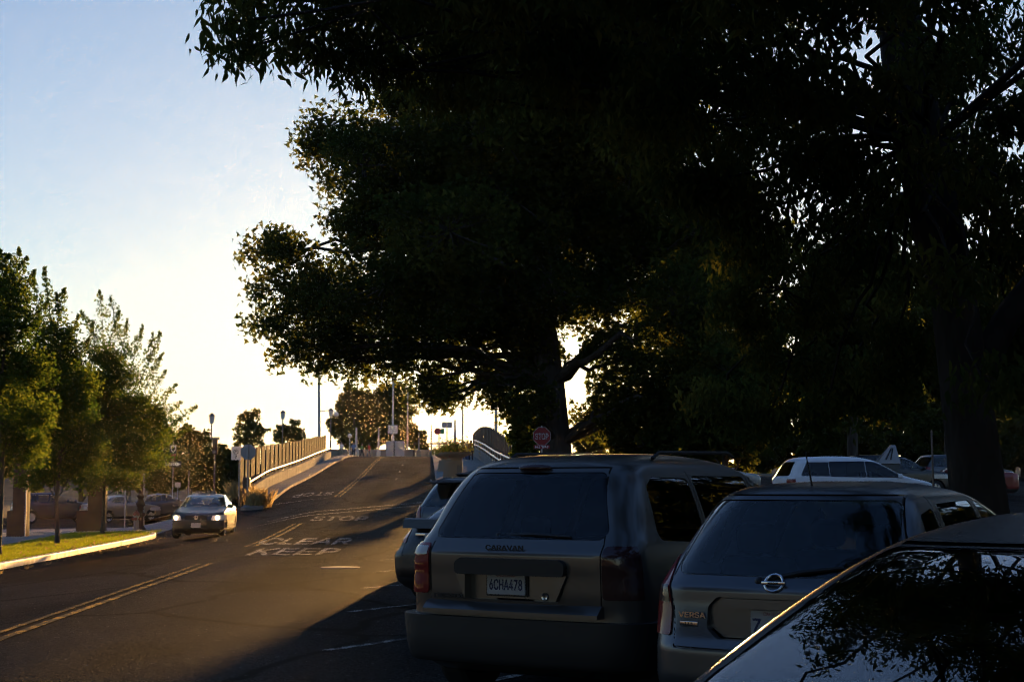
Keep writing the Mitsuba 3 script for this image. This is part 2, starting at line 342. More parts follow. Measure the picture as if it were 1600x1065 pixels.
# road markings ------------------------------------------------------
def drape(mesh, s0, t0, rot=0.0, ss=1.0, ts=1.0, lift=0.004):
    v = np.array(mesh.vertices); a, b = v[:, 0] * ss, v[:, 1] * ts
    if rot: a, b = -a, -b
    s, t = s0 + a, t0 + b; X, Y = xy(s, t)
    return trimesh.Trimesh(np.stack([X, Y, G(s, t) + lift + v[:, 2] * 0.5], 1), mesh.faces, process=False)

def stripe(p0, p1, w, mat='white_road_paint'):
    p0, p1 = np.array(p0, float), np.array(p1, float); d = p1 - p0; L = np.hypot(*d); d /= L; nrm = np.array([-d[1], d[0]])
    n = max(2, int(L / 0.7) + 1); k = np.linspace(0, 1, n)[:, None]; c = p0 + (p1 - p0) * k
    q = np.vstack([c - nrm * w / 2, c + nrm * w / 2]); X, Y = xy(q[:, 0], q[:, 1]); Z = G(q[:, 0], q[:, 1]) + 0.005
    i = np.arange(n - 1); f = np.vstack([np.stack([i, i + 1, n + i + 1], 1), np.stack([i, n + i + 1, n + i], 1)])
    m = trimesh.Trimesh(np.stack([X, Y, Z], 1), f, process=False)
    if m.face_normals[0][2] < 0: m.invert()
    return m
labels['road_marking'] = {'kind': 'structure', 'label': 'white and yellow painted lines and lettering on the asphalt'}
def mark(name, mesh, mat): part('road_marking', name, mesh, mat, smooth=False)
for (a, b) in ((4, 30), (37.5, 51.5), (73.5, 150)):
    for o in (-0.11, 0.11): mark('double_yellow_line', stripe((-4.31 + o, a), (-4.31 + o, b), 0.10), 'yellow_road_paint')
for t0 in (1.3, 5.55, 9.8, 14.1, 18.4, 22.65, 26.9, 31.1):
    a = np.array([-0.93, t0]); az = math.radians(31.5 - ROAD_AZ); mark('stall_line', stripe(a, a + 5.6 * np.array([math.sin(az), math.cos(az)]), 0.10), 'white_road_paint')
for (p0, p1) in (((-6.3, 54.0), (0.4, 66.5)), ((-5.9, 57.5), (0.5, 69.3)), ((-7.4, 72.4), (-4.5, 72.9))): mark('crossing_line', stripe(p0, p1, 0.28), 'white_road_paint')
for t0 in (95, 107, 119, 131): mark('lane_dash', stripe((-1.9, t0), (-1.9, t0 + 3), 0.12), 'white_road_paint')
mark('edge_line', stripe((0.3, 92), (0.3, 96), 0.12), 'white_road_paint')
for w_, s0, t0, ws, ln, rot in (('KEEP', -2.95, 33.3, 1.95, 3.2, 0), ('CLEAR', -3.15, 38.6, 2.35, 3.8, 0), ('STOP', -3.1, 53.4, 2.0, 3.4, 0), ('STOP', -5.75, 79.4, 2.0, 3.6, 1)):
    m_ = text(w_, 1.0, 0.008, True); wid = m_.extents[0]; mark(w_.lower() + '_lettering', drape(m_, s0, t0, rot, ws / wid, ln / m_.extents[1]), 'white_road_paint')
mh = revolve([(0, 0.012), (0.30, 0.012), (0.31, 0.008), (0.36, 0.008), (0.37, 0.0)], 40)
sx, sy = -3.2, 28.3
single('manhole_cover', mh, 'dark_plastic', 'round metal manhole cover set in the road before the lettering', 'manhole cover', tw=TW(sx, sy, float(Gxy(sx, sy))))

# ------------------------------------------------------------------ vehicles
class Loft:
    """A car body from horizontal slices: rows of z, rear y, front y, half width, rear corner, front corner, rear bow, front bow."""
    def __init__(self, rows, taper=(0.06, 0.08), belt=0.95, dz=0.03, fine=1.0):
        r = np.array(rows, float); self.z0, self.z1 = r[0, 0], r[-1, 0]
        self.f = [Pchip(r[:, 0], r[:, k]) for k in range(1, r.shape[1])]
        self.taper, self.belt, self.dz, self.fine = taper, belt, dz, fine
        self.L = r[:, 2].max()
    def ring(self, z, i, zs):
        yr, yf, w, rr, rf, br, bf = [float(f(zs)) for f in self.f]
        yr += i; yf -= i; w -= i; rr = max(0.02, min(rr - i * 0.7, w * 0.95)); rf = max(0.02, min(rf - i * 0.7, w * 0.95))
        half = (yf - yr) / 2; rr, rf = min(rr, half * 0.9), min(rf, half * 0.9); br, bf = min(br, half * 0.5), min(bf, half * 0.5)
        k = self.fine; n1, n2, n3 = max(3, int(7 * k)), max(3, int(7 * k)), max(5, int(16 * k))
        x = np.linspace(0, w - rr, n1); P = [np.stack([x, yr + br * (x / w) ** 2], 1)]
        u = np.linspace(0, 1, n2 + 1)[1:, None]
        a, c, b = np.array([w - rr, yr + br * ((w - rr) / w) ** 2]), np.array([w, yr + br]), np.array([w, yr + br + rr])
        P.append((1 - u) ** 2 * a + 2 * u * (1 - u) * c + u ** 2 * b)
        y = np.linspace(yr + br + rr, max(yf - bf - rf, yr + br + rr + 1e-3), n3 + 1)[1:]; P.append(np.stack([np.full(n3, w), y], 1))
        a, c, b = np.array([w, yf - bf - rf]), np.array([w, yf - bf]), np.array([w - rf, yf - bf * ((w - rf) / w) ** 2])
        P.append((1 - u) ** 2 * a + 2 * u * (1 - u) * c + u ** 2 * b)
        x = np.linspace(w - rf, 0, n1)[1:]; P.append(np.stack([x, yf - bf * (x / w) ** 2], 1))
        P = np.vstack(P)
        q = P[1:-1][::-1] * [-1, 1]; P = np.vstack([P, q])
        L = self.L; yy = P[:, 1]
        g = 1 - self.taper[0] * np.clip((0.4 * L - yy) / (0.4 * L), 0, 1) ** 2 - self.taper[1] * np.clip((yy - 0.55 * L) / (0.45 * L), 0, 1) ** 2
        P[:, 0] *= g
        return np.column_stack([P, np.full(len(P), z)])
    def solid(self, i=0.0, z0=None, z1=None):
        top = self.z1 - i if z1 is None else z1; bot = self.z0 + (i if z0 is None else 0) if z0 is None else z0
        n = max(6, int((top - bot) / self.dz)); zz = np.linspace(bot, top, n + 1)
        e = np.linspace(0, 1, 5)[1:-1]; zz = np.unique(np.concatenate([zz, top - (top - zz[-2]) * e * 0.9]))
        R = []
        for z in zz:
            zs = z + i * np.clip((z - self.belt) / max(self.z1 - i - self.belt, .01), 0, 1) ** 3 if i > 0 else z + i * np.clip((z - self.belt) / max(self.z1 - i - self.belt, .01), 0, 1) ** 3
            R.append(self.ring(z, i, float(np.clip(zs, self.z0, self.z1))))
        m = len(R[0]); v = np.vstack(R + [[R[0].mean(0)], [R[-1].mean(0)]])
        a, j = np.meshgrid(np.arange(len(R) - 1), np.arange(m), indexing='ij'); a, j = a.ravel(), j.ravel(); j2 = (j + 1) % m
        f = np.vstack([np.stack([a * m + j, a * m + j2, (a + 1) * m + j2], 1), np.stack([a * m + j, (a + 1) * m + j2, (a + 1) * m + j], 1)])
        jj = np.arange(m); k = len(R) - 1
        f = np.vstack([f, np.stack([jj * 0 + len(v) - 2, (jj + 1) % m, jj], 1), np.stack([jj * 0 + len(v) - 1, k * m + jj, k * m + (jj + 1) % m], 1)])
        mesh = trimesh.Trimesh(v, f, process=False)
        if mesh.volume < 0: mesh.invert()
        return man(mesh)

def wheel_meshes(R, w, rim_r, spokes=7):
    """tyre and rim, axle along x, outer face towards +x."""
    h = w / 2
    tyre = revolve([(rim_r, -h * .8), (R * .93, -h), (R * .985, -h * .8), (R, -h * .5), (R, h * .5), (R * .985, h * .8), (R * .93, h), (rim_r, h * .85), (rim_r - .01, h * .5), (rim_r - .01, -h * .5), (rim_r, -h * .8)], 32, 'x')
    ps = [revolve([(rim_r - .035, h * .55), (rim_r - .004, h * .82), (rim_r + .004, h * .8), (rim_r, h * .3), (rim_r - .02, -h * .5), (rim_r - .035, h * .55)], 32, 'x')]
    ps.append(revolve([(0, h * .35), (.055, h * .35), (.07, h * .6), (.03, h * .72), (0, h * .72)][::-1], 20, 'x'))
    for k in range(spokes):
        b = tm(prism([(-.026, .04), (.026, .04), (.036, rim_r - .02), (-.036, rim_r - .02)], 'x', h * .35, h * .66))
        b.apply_transform(trimesh.transformations.rotation_matrix(2 * math.pi * k / spokes, [1, 0, 0])); ps.append(b)
    ps.append(revolve([(0, -h * .1), (rim_r - .03, -h * .1), (rim_r - .03, -h * .2), (0, -h * .2)], 24, 'x'))
    return tyre, cat_(ps)

WHEELS = {}
def flip_x(m):
    m = m.copy(); m.vertices[:, 0] *= -1; m.invert(); return m

class Car:
    def __init__(self, name, label, cat, x, y, az, loft, group=None, z=None, scale=1.0, hollow=True, detail=True, pitch=True):
        self.k = thing(name, label, cat, group)
        self.l = loft; self.out = loft.solid(0.0); self.detail = detail; self.az = az
        ca, sa = math.cos(math.radians(az)), math.sin(math.radians(az))
        L = loft.L * scale
        zc = [float(Gxy(x + ca * o[0] + sa * o[1], y - sa * o[0] + ca * o[1])) for o in ((-.75 * scale, .18 * L), (.75 * scale, .18 * L), (-.75 * scale, .8 * L), (.75 * scale, .8 * L))]
        z = sum(zc) / 4 if z is None else z
        sl = math.degrees(math.atan(((zc[2] + zc[3]) - (zc[0] + zc[1])) / 2 / (.62 * L)))
        self.tw = T().translate([x, y, z - 0.0]).rotate([0, 0, 1], -az).translate([0, .5 * L, 0]).rotate([1, 0, 0], sl).translate([0, -.5 * L, 0]).scale(scale)
        self.cut = []; self.glassw = []; self.hollow = hollow
        self.cavity = loft.solid(0.06, z0=loft.belt - 0.42, z1=loft.z1 - 0.055) if hollow else None
        if detail: self.in_seam = loft.solid(0.014)
        self.g_out, self.g_in = loft.solid(0.004), loft.solid(0.011)
    def add(self, name, mesh, mat, smooth=35, parent=None, label=None, **kw):
        return part(parent or self.k, name, mesh if isinstance(mesh, (trimesh.Trimesh, dict)) else tm(mesh), mat, smooth, self.tw, label, **kw)
    def window(self, name, pr_, mat):
        self.cut.append(pr_); self.glassw.append((name, pr_, mat))
    def side_windows(self, polys, mat, r=0.05):
        for p in polys:
            for s in (-1, 1):
                a, b = (0.25, 1.5) if s > 0 else (-1.5, -0.25)
                self.window('side_window', prism(p, 'x', a, b, r), mat)
    def seam(self, pr_): self.cut.append(pr_ ^ (self.out - self.in_seam))
    def side_seams(self, lines, w=0.009):
        for ln in lines:
            for a, b in ((0.3, 1.5), (-1.5, -0.3)): self.seam(strip(ln, w, 'x', a, b))
    def patch(self, name, pr_, mat, grow=0.008, deep=0.03, smooth=35, cut=True, label=None):
        if not hasattr(self, '_lo'): self._lo = {}
        for q in (-grow, deep):
            if q not in self._lo: self._lo[q] = self.l.solid(q)
        if cut:
            self.cut.append((self.out - self._lo[deep]) ^ pr_)
        m = (self._lo[-grow] - self._lo[deep]) ^ pr_
        ps = [q for q in m.decompose() if q.num_tri() > 3 and abs(q.volume()) > 1e-6]
        return [self.add(name, q, mat, smooth, label=label) for q in ps]
    def wheels(self, ys, R=0.33, w=0.20, rim=0.21, track=0.78, spokes=7, rim_mat='alloy', arch=1.13):
        key = (R, w, rim, spokes)
        if key not in WHEELS:
            t, r_ = wheel_meshes(R, w, rim, spokes)
            WHEELS[key] = (mikit.ply(t, smooth=35), mikit.ply(flip_x(t), smooth=35), mikit.ply(r_, smooth=35), mikit.ply(flip_x(r_), smooth=35))
        for y in ys:
            for s in (-1, 1):
                c = m3.Manifold.cylinder(1.0, R * arch, R * arch, 40).transform(np.array([[0, 0, 1, 0], [1, 0, 0, y], [0, 1, 0, R + 0.01]], float))
                c = c.translate((track - 0.18, 0, 0)) if s > 0 else c.translate((-track + 0.18 - 1.0, 0, 0))
                self.cut.append(c)
                wk = free(self.k + '__wheel'); tw = self.tw @ T().translate([s * track, y, R])
                i = 0 if s > 0 else 1
                part(wk, 'tyre', WHEELS[key][i], 'rubber', tw=tw); part(wk, 'rim', WHEELS[key][2 + i], rim_mat, tw=tw)
    def seats(self, ys, mat='cloth', z=0.30, w=0.24):
        if not self.hollow: return
        for y in ys:
            for s in (-1, 1):
                b = cat_([rbox(s * .37 - w, s * .37 + w, y, y + .5, z, z + .22, .05), rbox(s * .37 - w, s * .37 + w, y - .14, y + .02, z + .15, z + .78, .06), rbox(s * .37 - .12, s * .37 + .12, y - .15, y - .04, z + .80, z + .98, .045)])
                self.add('seat', b, mat)
    def finish(self, mat):
        b = self.out
        if self.cavity is not None: b = b - self.cavity
        if self.cut: b = b - m3.Manifold.batch_boolean(self.cut, m3.OpType.Add)
        self.add('body', b, mat, 32)
        sh = self.g_out - self.g_in
        for n, p, mt in self.glassw:
            q = sh ^ p
            if q.num_tri(): self.add(n, q, mt, 40)
    def plate(self, x, y, z, num, back=True, tilt=0.0, mat='plate', top=None, w=0.305, h=0.152):
        pk = self.add('license_plate', rbox(x - w / 2, x + w / 2, y - .006, y + .006, z - h / 2, z + h / 2, .005), mat)
        d = -.0065 if back else .0065
        if num:
            t = text(num, .068, .002, True); t.vertices[:, 0] *= (w * .86) / t.extents[0]
            self.add('plate_number', facing(t, x, y + d, z - .042, back), 'plate_ink', False, parent=pk)
            t = text('CALIFORNIA', .02, .002); t.vertices[:, 0] *= .15 / t.extents[0]
            self.add('plate_header', facing(t, x, y + d, z + .045, back), 'plate_red', False, parent=pk)
    def mirror(self, y, z, xo, mat):
        for s in (-1, 1):
            self.add('mirror', cat_([rbox(min(s * xo, s * (xo + .19)), max(s * xo, s * (xo + .19)), y - .05, y + .06, z - .06, z + .08, .045), rbox(min(s * (xo - .08), s * (xo + .03)), max(s * (xo - .08), s * (xo + .03)), y - .02, y + .04, z - .05, z - .015, .015)]), mat)
    def handles(self, pts, xo, mat):
        for (y, z) in pts:
            for s in (-1, 1):
                x = s * xo; self.add('door_handle', rbox(x - .018, x + .018, y - .10, y + .10, z - .014, z + .014, .012), mat)
    def wiper(self, p0, p1, r=0.012, mat='black_plastic'):
        p0, p1 = np.array(p0, float), np.array(p1, float); mid = (p0 + p1) / 2 + [0, -.015, .012]
        self.add('wiper', cat_([tube([p0, mid, p1], [r * 1.4, r, r * .7], 6), trimesh.creation.icosphere(1, .028).apply_translation(p0)]), mat)

def tri_x(loft, y, z):
    """half width of the body at a height z (station y): where a handle or badge sits."""
    r = loft.ring(z, 0, z); r = r[(r[:, 0] > 0)]
    return float(r[np.argmin(abs(r[:, 1] - y)), 0])

# --- grey people carrier in the middle
def minivan_rows(H=1.75, L=4.80, w=0.985):
    k = H / 1.75
    return [(.22 * k, .30, L - .25, w - .10, .30, .40, .05, .10), (.32 * k, .12, L - .08, w - .03, .28, .42, .06, .12), (.50 * k, .10, L - .01, w - .005, .26, .45, .06, .14), (.64 * k, .10, L, w, .24, .45, .06, .15),
            (.78 * k, .09, L - .04, w, .24, .45, .06, .15), (.90 * k, .085, L - .16, w - .01, .24, .42, .06, .14), (.98 * k, .08, L - .40, w - .02, .22, .40, .06, .12), (1.045 * k, .078, L - .74, w - .032, .22, .34, .06, .10),
            (1.06 * k, .085, L - .80, w - .035, .22, .34, .06, .10), (1.135 * k, .145, L - 1.10, w - .055, .22, .26, .06, .10), (1.20 * k, .19, L - 1.27, w - .085, .22, .22, .06, .10), (1.40 * k, .30, L - 1.62, w - .155, .22, .22, .06, .10), (1.58 * k, .42, L - 1.96, w - .235, .24, .26, .07, .12),
            (1.655 * k, .50, L - 2.16, w - .295, .28, .30, .08, .14), (1.70 * k, .62, L - 2.36, w - .37, .30, .32, .10, .15), (1.735 * k, .92, L - 2.62, w - .53, .28, .30, .10, .15), (H, 1.5, L - 2.95, .25, .2, .2, .05, .05)]

lf = Loft(minivan_rows(w=.945), (0.03, 0.08), belt=1.06, dz=0.018, fine=1.6)
c = Car('minivan', 'large grey minivan seen from behind, dark rear window and black bumper, plate 6CHA478', 'van', -.055, 10.22, 31.5, lf)
c.window('rear_window', prism([(-.715, 1.145), (.70, 1.145), (.535, 1.60), (-.545, 1.60)], 'y', -.5, .75, .06), 'glass_dark')
c.window('windshield', prism([(-.80, 1.13), (.80, 1.13), (.60, 1.60), (-.60, 1.60)], 'y', 2.4, 4.6, .05), 'glass_clear')
c.side_windows([[(.60, 1.14), (1.36, 1.10), (1.36, 1.56), (.80, 1.57), (.66, 1.50)], [(1.44, 1.10), (2.42, 1.08), (2.42, 1.58), (1.44, 1.58)], [(2.50, 1.08), (3.55, 1.07), (3.05, 1.48), (2.85, 1.56), (2.50, 1.58)]], 'glass_dark')
c.seam(strip([(-.675, .66), (-.675, 1.12), (-.535, 1.635)], .010, 'y', -.5, .75)); c.seam(strip([(.675, .66), (.675, 1.12), (.535, 1.635)], .010, 'y', -.5, .75)); c.seam(strip([(-.54, 1.632), (.54, 1.632)], .010, 'y', -.5, .9))
c.side_seams([[(1.40, .45), (1.40, 1.62)], [(2.46, .45), (2.46, 1.62)], [(3.62, .50), (3.60, 1.05)], [(.6, .93), (2.4, .93)]])
# recess behind the plate, with the black handle bar over it
c.cut.append(prism([(-.36, .735), (.36, .735), (.40, .80), (.40, .935), (-.40, .935), (-.40, .80)], 'y', -.5, .155, .03))
c.add('plate_recess', tm(prism([(-.352, .745), (.352, .745), (.392, .80), (.392, .93), (-.392, .93), (-.392, .80)], 'y', .15, .165, .03)), 'paint_caravan')
for s in (-1, 1): c.patch('taillight', prism([(s * .69, .76), (s * 1.2, .76), (s * 1.2, 1.11), (s * .69, 1.11)], 'y', -.5, .27, .03), 'dark_lens' if s > 0 else 'red_lens', .012, .03)
for s in (-1, 1): c.patch('reversing_light', prism([(s * .70, 1.03), (s * 1.2, 1.03), (s * 1.2, 1.09), (s * .70, 1.09)], 'y', -.5, .255, .01), 'clear_lens' if s < 0 else 'dark_lens', .017, .02, cut=False)
c.add('handle_bar', tm(prism([(-.43, .905), (.43, .905), (.435, .985), (.39, 1.015), (-.39, 1.015), (-.435, .985)], 'y', .045, .16, .03)), 'black_plastic')
for s in (-1, 1): c.add('recess_trim', tm(prism([(s * .36, .74), (s * .44, .91), (s * .36, .93)], 'y', .07, .16)), 'paint_caravan')
c.plate(-.06, .128, .845, '6CHA478')
c.add('plate_frame', tm(prism([(-.225, .758), (.105, .758), (.105, .932), (-.225, .932)], 'y', .136, .146, .01)), 'black_plastic')
lk = revolve([(.010, -.004), (.022, 0), (.026, .008), (.022, .012), (.012, .010), (.010, -.004)], 20); lk.apply_transform(trimesh.transformations.rotation_matrix(math.pi / 2, [1, 0, 0])); lk.apply_translation([.235, .148, .765])
c.add('lock', lk, 'chrome')
c.patch('bumper', prism([(-1.3, .30), (1.3, .30), (1.3, .615), (-1.3, .615)], 'y', -.5, .62, .04), 'black_plastic', .075, .02, cut=False)
c.add('tailgate_lip', tm(prism([(.035, .64), (.14, .64), (.14, .725), (.095, .715), (.035, .665)], 'x', -.69, .69)), 'paint_caravan')
br = trimesh.creation.icosphere(3, 1.0); br.vertices *= [.135, .03, .024]; br.apply_translation([-.02, .452, 1.632]); c.add('brake_light', br, 'dark_lens')
t_ = text('CARAVAN', .032, .006, True); t_.vertices[:, 0] *= .30 / t_.extents[0]; c.add('badge', facing(t_, -.05, .088, 1.072), 'black_plastic', False)
t_ = text('DODGE', .028, .005, True); t_.vertices[:, 0] *= .26 / t_.extents[0]; c.add('badge', facing(t_, -.50, .098, .735), 'black_plastic', False)
c.wiper((-.16, .20, 1.165), (.42, .175, 1.165), .014)
c.patch('headlight', prism([(.55, .72), (1.2, .72), (1.2, .90), (.55, .86)], 'y', 3.9, 5.2, .03), 'clear_lens'); c.patch('headlight', prism([(-.55, .72), (-1.2, .72), (-1.2, .90), (-.55, .86)], 'y', 3.9, 5.2, .03), 'clear_lens')
c.mirror(3.45, 1.13, .93, 'paint_caravan'); c.handles([(2.0, .97), (3.05, .97)], tri_x(lf, 2.4, .97) + .012, 'paint_caravan')
for s in (-1, 1): c.add('roof_rail', tube([(s * .60, 1.05, 1.70), (s * .60, 1.15, 1.745), (s * .60, 2.4, 1.765), (s * .60, 2.5, 1.73)], .014, 8), 'black_plastic')
c.wheels((.86, 3.80), .335, .21, .21, .80); c.seats((1.15, 2.9)); c.add('seat', rbox(-.62, .62, 1.05, 1.2, .45, 1.05, .06), 'cloth')
c.finish('paint_caravan')

# --- grey hatchback to its right
def hatch_rows(H=1.535, L=4.30, w=.848):
    return [(.20, .25, L - .25, w - .08, .25, .40, .05, .10), (.30, .06, L - .08, w - .02, .28, .42, .08, .12), (.45, .0, L - .01, w, .28, .45, .09, .15), (.58, .0, L, w, .28, .45, .09, .15), (.66, .035, L - .04, w, .26, .45, .09, .15),
            (.78, .07, L - .14, w - .003, .25, .42, .08, .14), (.86, .078, L - .32, w - .012, .24, .40, .08, .12), (.925, .078, L - .60, w - .024, .24, .36, .08, .11), (.94, .085, L - .68, w - .028, .24, .35, .08, .10), (1.0, .14, L - .98, w - .045, .24, .28, .08, .10),
            (1.10, .235, L - 1.22, w - .09, .22, .22, .08, .10), (1.25, .36, L - 1.50, w - .155, .22, .22, .08, .11), (1.38, .47, L - 1.80, w - .215, .24, .26, .08, .13), (1.45, .52, L - 2.02, w - .27, .26, .28, .09, .14),
            (1.49, .60, L - 2.25, w - .34, .26, .28, .10, .14), (1.52, .85, L - 2.5, w - .46, .22, .25, .10, .12), (H, 1.35, L - 2.75, .22, .15, .15, .05, .05)]
lf = Loft(hatch_rows(), (0.07, 0.08), belt=.97, dz=0.02, fine=1.6)
c = Car('hatchback', 'grey small hatchback with round chrome badge on its tailgate, parked right of the minivan', 'car', 1.395, 8.30, 31.5, lf)
c.window('rear_window', prism([(-.665, 1.0), (.665, 1.0), (.56, 1.425), (-.56, 1.425)], 'y', -.5, .85, .07), 'glass_tint')
c.window('windshield', prism([(-.68, 1.0), (.68, 1.0), (.54, 1.43), (-.54, 1.43)], 'y', 2.2, 4.2, .05), 'glass_clear')
c.side_windows([[(.62, 1.06), (.98, 1.01), (.98, 1.38), (.72, 1.34)], [(1.04, 1.0), (1.86, .985), (1.86, 1.42), (1.10, 1.40)], [(1.94, .98), (2.98, .97), (2.62, 1.25), (2.32, 1.39), (1.94, 1.42)]], 'glass_tint', .04)
c.seam(strip([(-.60, .60), (-.62, .80), (-.665, .95), (-.64, 1.2), (-.545, 1.455)], .010, 'y', -.5, .75)); c.seam(strip([(.60, .60), (.62, .80), (.665, .95), (.64, 1.2), (.545, 1.455)], .010, 'y', -.5, .75)); c.seam(strip([(-.60, .60), (.60, .60)], .012, 'y', -.5, .6)); c.seam(strip([(-.55, 1.452), (.55, 1.452)], .010, 'y', -.5, .75))
c.side_seams([[(1.0, .62), (1.0, 1.45)], [(1.90, .35), (1.90, 1.45)], [(3.0, .40), (3.02, .96)]])
c.cut.append(prism([(-.33, .655), (.33, .655), (.40, .71), (.40, .83), (.34, .885), (-.34, .885), (-.40, .83), (-.40, .71)], 'y', -.5, .135, .04))
c.add('plate_recess', tm(prism([(-.32, .66), (.32, .66), (.39, .715), (.39, .83), (.33, .878), (-.33, .878), (-.39, .83), (-.39, .715)], 'y', .13, .146, .04)), 'paint_versa')
c.add('handle_bar', tm(prism([(-.325, .825), (.325, .825), (.31, .878), (-.31, .878)], 'y', .082, .14, .02)), 'paint_versa')
c.plate(0, .124, .745, '')
t_ = text('7', .068, .002, True); c.add('plate_number', facing(t_, -.115, .1175, .703), 'plate_ink', False, parent=c.k + '__license_plate')
t_ = text('CALIFORNIA', .02, .002); t_.vertices[:, 0] *= .15 / t_.extents[0]; c.add('plate_header', facing(t_, 0, .1175, .79), 'plate_red', False, parent=c.k + '__license_plate')
for s in (-1, 1): c.patch('taillight', prism([(s * .635, .66), (s * 1.2, .66), (s * 1.2, 1.12), (s * .70, 1.10), (s * .675, .97), (s * .635, .80)], 'y', -.5, .46, .02), 'dark_lens' if s > 0 else 'red_lens', .010, .03)
for s in (-1, 1): c.patch('indicator_light', prism([(s * .65, .84), (s * 1.2, .86), (s * 1.2, .95), (s * .675, .94)], 'y', -.5, .445, .01), 'dark_lens', .014, .02, cut=False)
# round badge
ring = trimesh.creation.torus(.052, .0085, 32, 10); ring.apply_transform(trimesh.transformations.rotation_matrix(math.pi / 2, [1, 0, 0])); ring.apply_transform(trimesh.transformations.rotation_matrix(-.55, [1, 0, 0])); ring.apply_translation([0, .094, .972]); c.add('badge', cat_([ring, rbox(-.07, .07, .076, .094, .962, .982, .004)]), 'chrome')
t_ = text('NISSAN', .011, .003, True); c.add('badge_name', facing(t_, 0, .075, .9665), 'sign_black', False)
t_ = text('VERSA', .030, .006, True); t_.vertices[:, 0] *= .165 / t_.extents[0]; c.add('badge', facing(t_, -.49, .082, .765), 'chrome', False)
c.add('badge', rbox(-.565, -.455, .076, .086, .718, .743, .003), 'chrome'); t_ = text('1.8 S', .015, .002, True); c.add('badge_name', facing(t_, -.51, .0755, .723), 'sign_black', False)
c.wiper((-.10, .13, .975), (.36, .21, 1.06), .014)
c.patch('headlight', prism([(.45, .68), (1.2, .68), (1.2, .86), (.5, .80)], 'y', 3.4, 4.6, .03), 'clear_lens'); c.patch('headlight', prism([(-.45, .68), (-1.2, .68), (-1.2, .86), (-.5, .80)], 'y', 3.4, 4.6, .03), 'clear_lens')
c.mirror(2.88, 1.02, .80, 'paint_versa'); c.handles([(1.2, .86), (2.15, .86)], tri_x(lf, 1.6, .86) + .012, 'paint_versa')
c.add('antenna', tube([(0, .72, 1.50), (0, .62, 1.70)], [.006, .003], 6), 'black_plastic')
c.wheels((.72, 3.32), .305, .185, .195, .70); c.seats((.85, 2.1)); c.finish('paint_versa')

# --- black liftback in the right foreground
def lift_rows(L=4.45, w=.87, H=1.43):
    return [(.18, .25, L - .25, w - .10, .3, .4, .05, .1), (.30, .05, L - .06, w - .02, .3, .42, .08, .12), (.45, .0, L - .01, w, .3, .45, .09, .15), (.60, .0, L, w, .28, .45, .09, .15), (.72, .02, L - .08, w, .26, .42, .09, .14),
            (.84, .05, L - .30, w - .012, .24, .40, .09, .12), (.92, .08, L - .70, w - .03, .22, .34, .08, .10), (.97, .12, L - 1.0, w - .05, .2, .28, .08, .10), (1.0, .22, L - 1.12, w - .07, .09, .24, .08, .10), (1.08, .48, L - 1.32, w - .11, .09, .22, .08, .10),
            (1.18, .82, L - 1.56, w - .165, .09, .22, .08, .10), (1.28, 1.20, L - 1.84, w - .225, .09, .22, .08, .10), (1.345, 1.48, L - 2.05, w - .28, .12, .22, .08, .12), (1.39, 1.72, L - 2.28, w - .36, .2, .22, .08, .12), (1.415, 1.9, L - 2.42, w - .48, .2, .2, .06, .08), (H, 2.02, L - 2.5, .2, .12, .12, .03, .03)]
lf = Loft(lift_rows(), (0.12, 0.08), belt=.95, dz=0.016, fine=1.8)
c = Car('liftback', 'black car close to the camera with long sloping rear window mirroring the trees', 'car', .79, 2.88, 33.0, lf)
c.window('rear_window', prism([(-.70, .985), (.70, .985), (.585, 1.325), (-.585, 1.325)], 'y', -.5, 1.75, .05), 'glass_dark')
c.window('windshield', prism([(-.68, .985), (.68, .985), (.54, 1.36), (-.54, 1.36)], 'y', 2.1, 4.2, .05), 'glass_clear')
c.side_windows([[(.95, 1.04), (2.0, .98), (2.0, 1.34), (1.6, 1.30)], [(2.07, .98), (3.05, .97), (2.60, 1.22), (2.3, 1.34), (2.07, 1.35)]], 'glass_tint', .04)
c.side_seams([[(1.05, .6), (1.1, 1.0)], [(2.03, .35), (2.03, 1.38)], [(3.1, .4), (3.1, .95)]]); c.seam(strip([(-.56, 1.337), (.56, 1.337)], .010, 'y', -.5, 1.9))
for s in (-1, 1): c.patch('taillight', prism([(s * .45, .72), (s * 1.2, .72), (s * 1.2, .90), (s * .5, .88)], 'y', -.5, .5, .02), 'red_lens', .01, .03)
for s in (-1, 1): c.patch('headlight', prism([(s * .45, .62), (s * 1.2, .62), (s * 1.2, .80), (s * .5, .75)], 'y', 3.4, 4.9, .03), 'clear_lens')
c.plate(0, .04, .70, ''); c.mirror(2.95, 1.02, .82, 'paint_black'); c.handles([(1.35, .87), (2.3, .87)], tri_x(lf, 1.8, .87) + .01, 'paint_black')
c.wheels((.85, 3.5), .315, .2, .2, .74); c.seats((1.35, 2.35)); c.finish('paint_black')

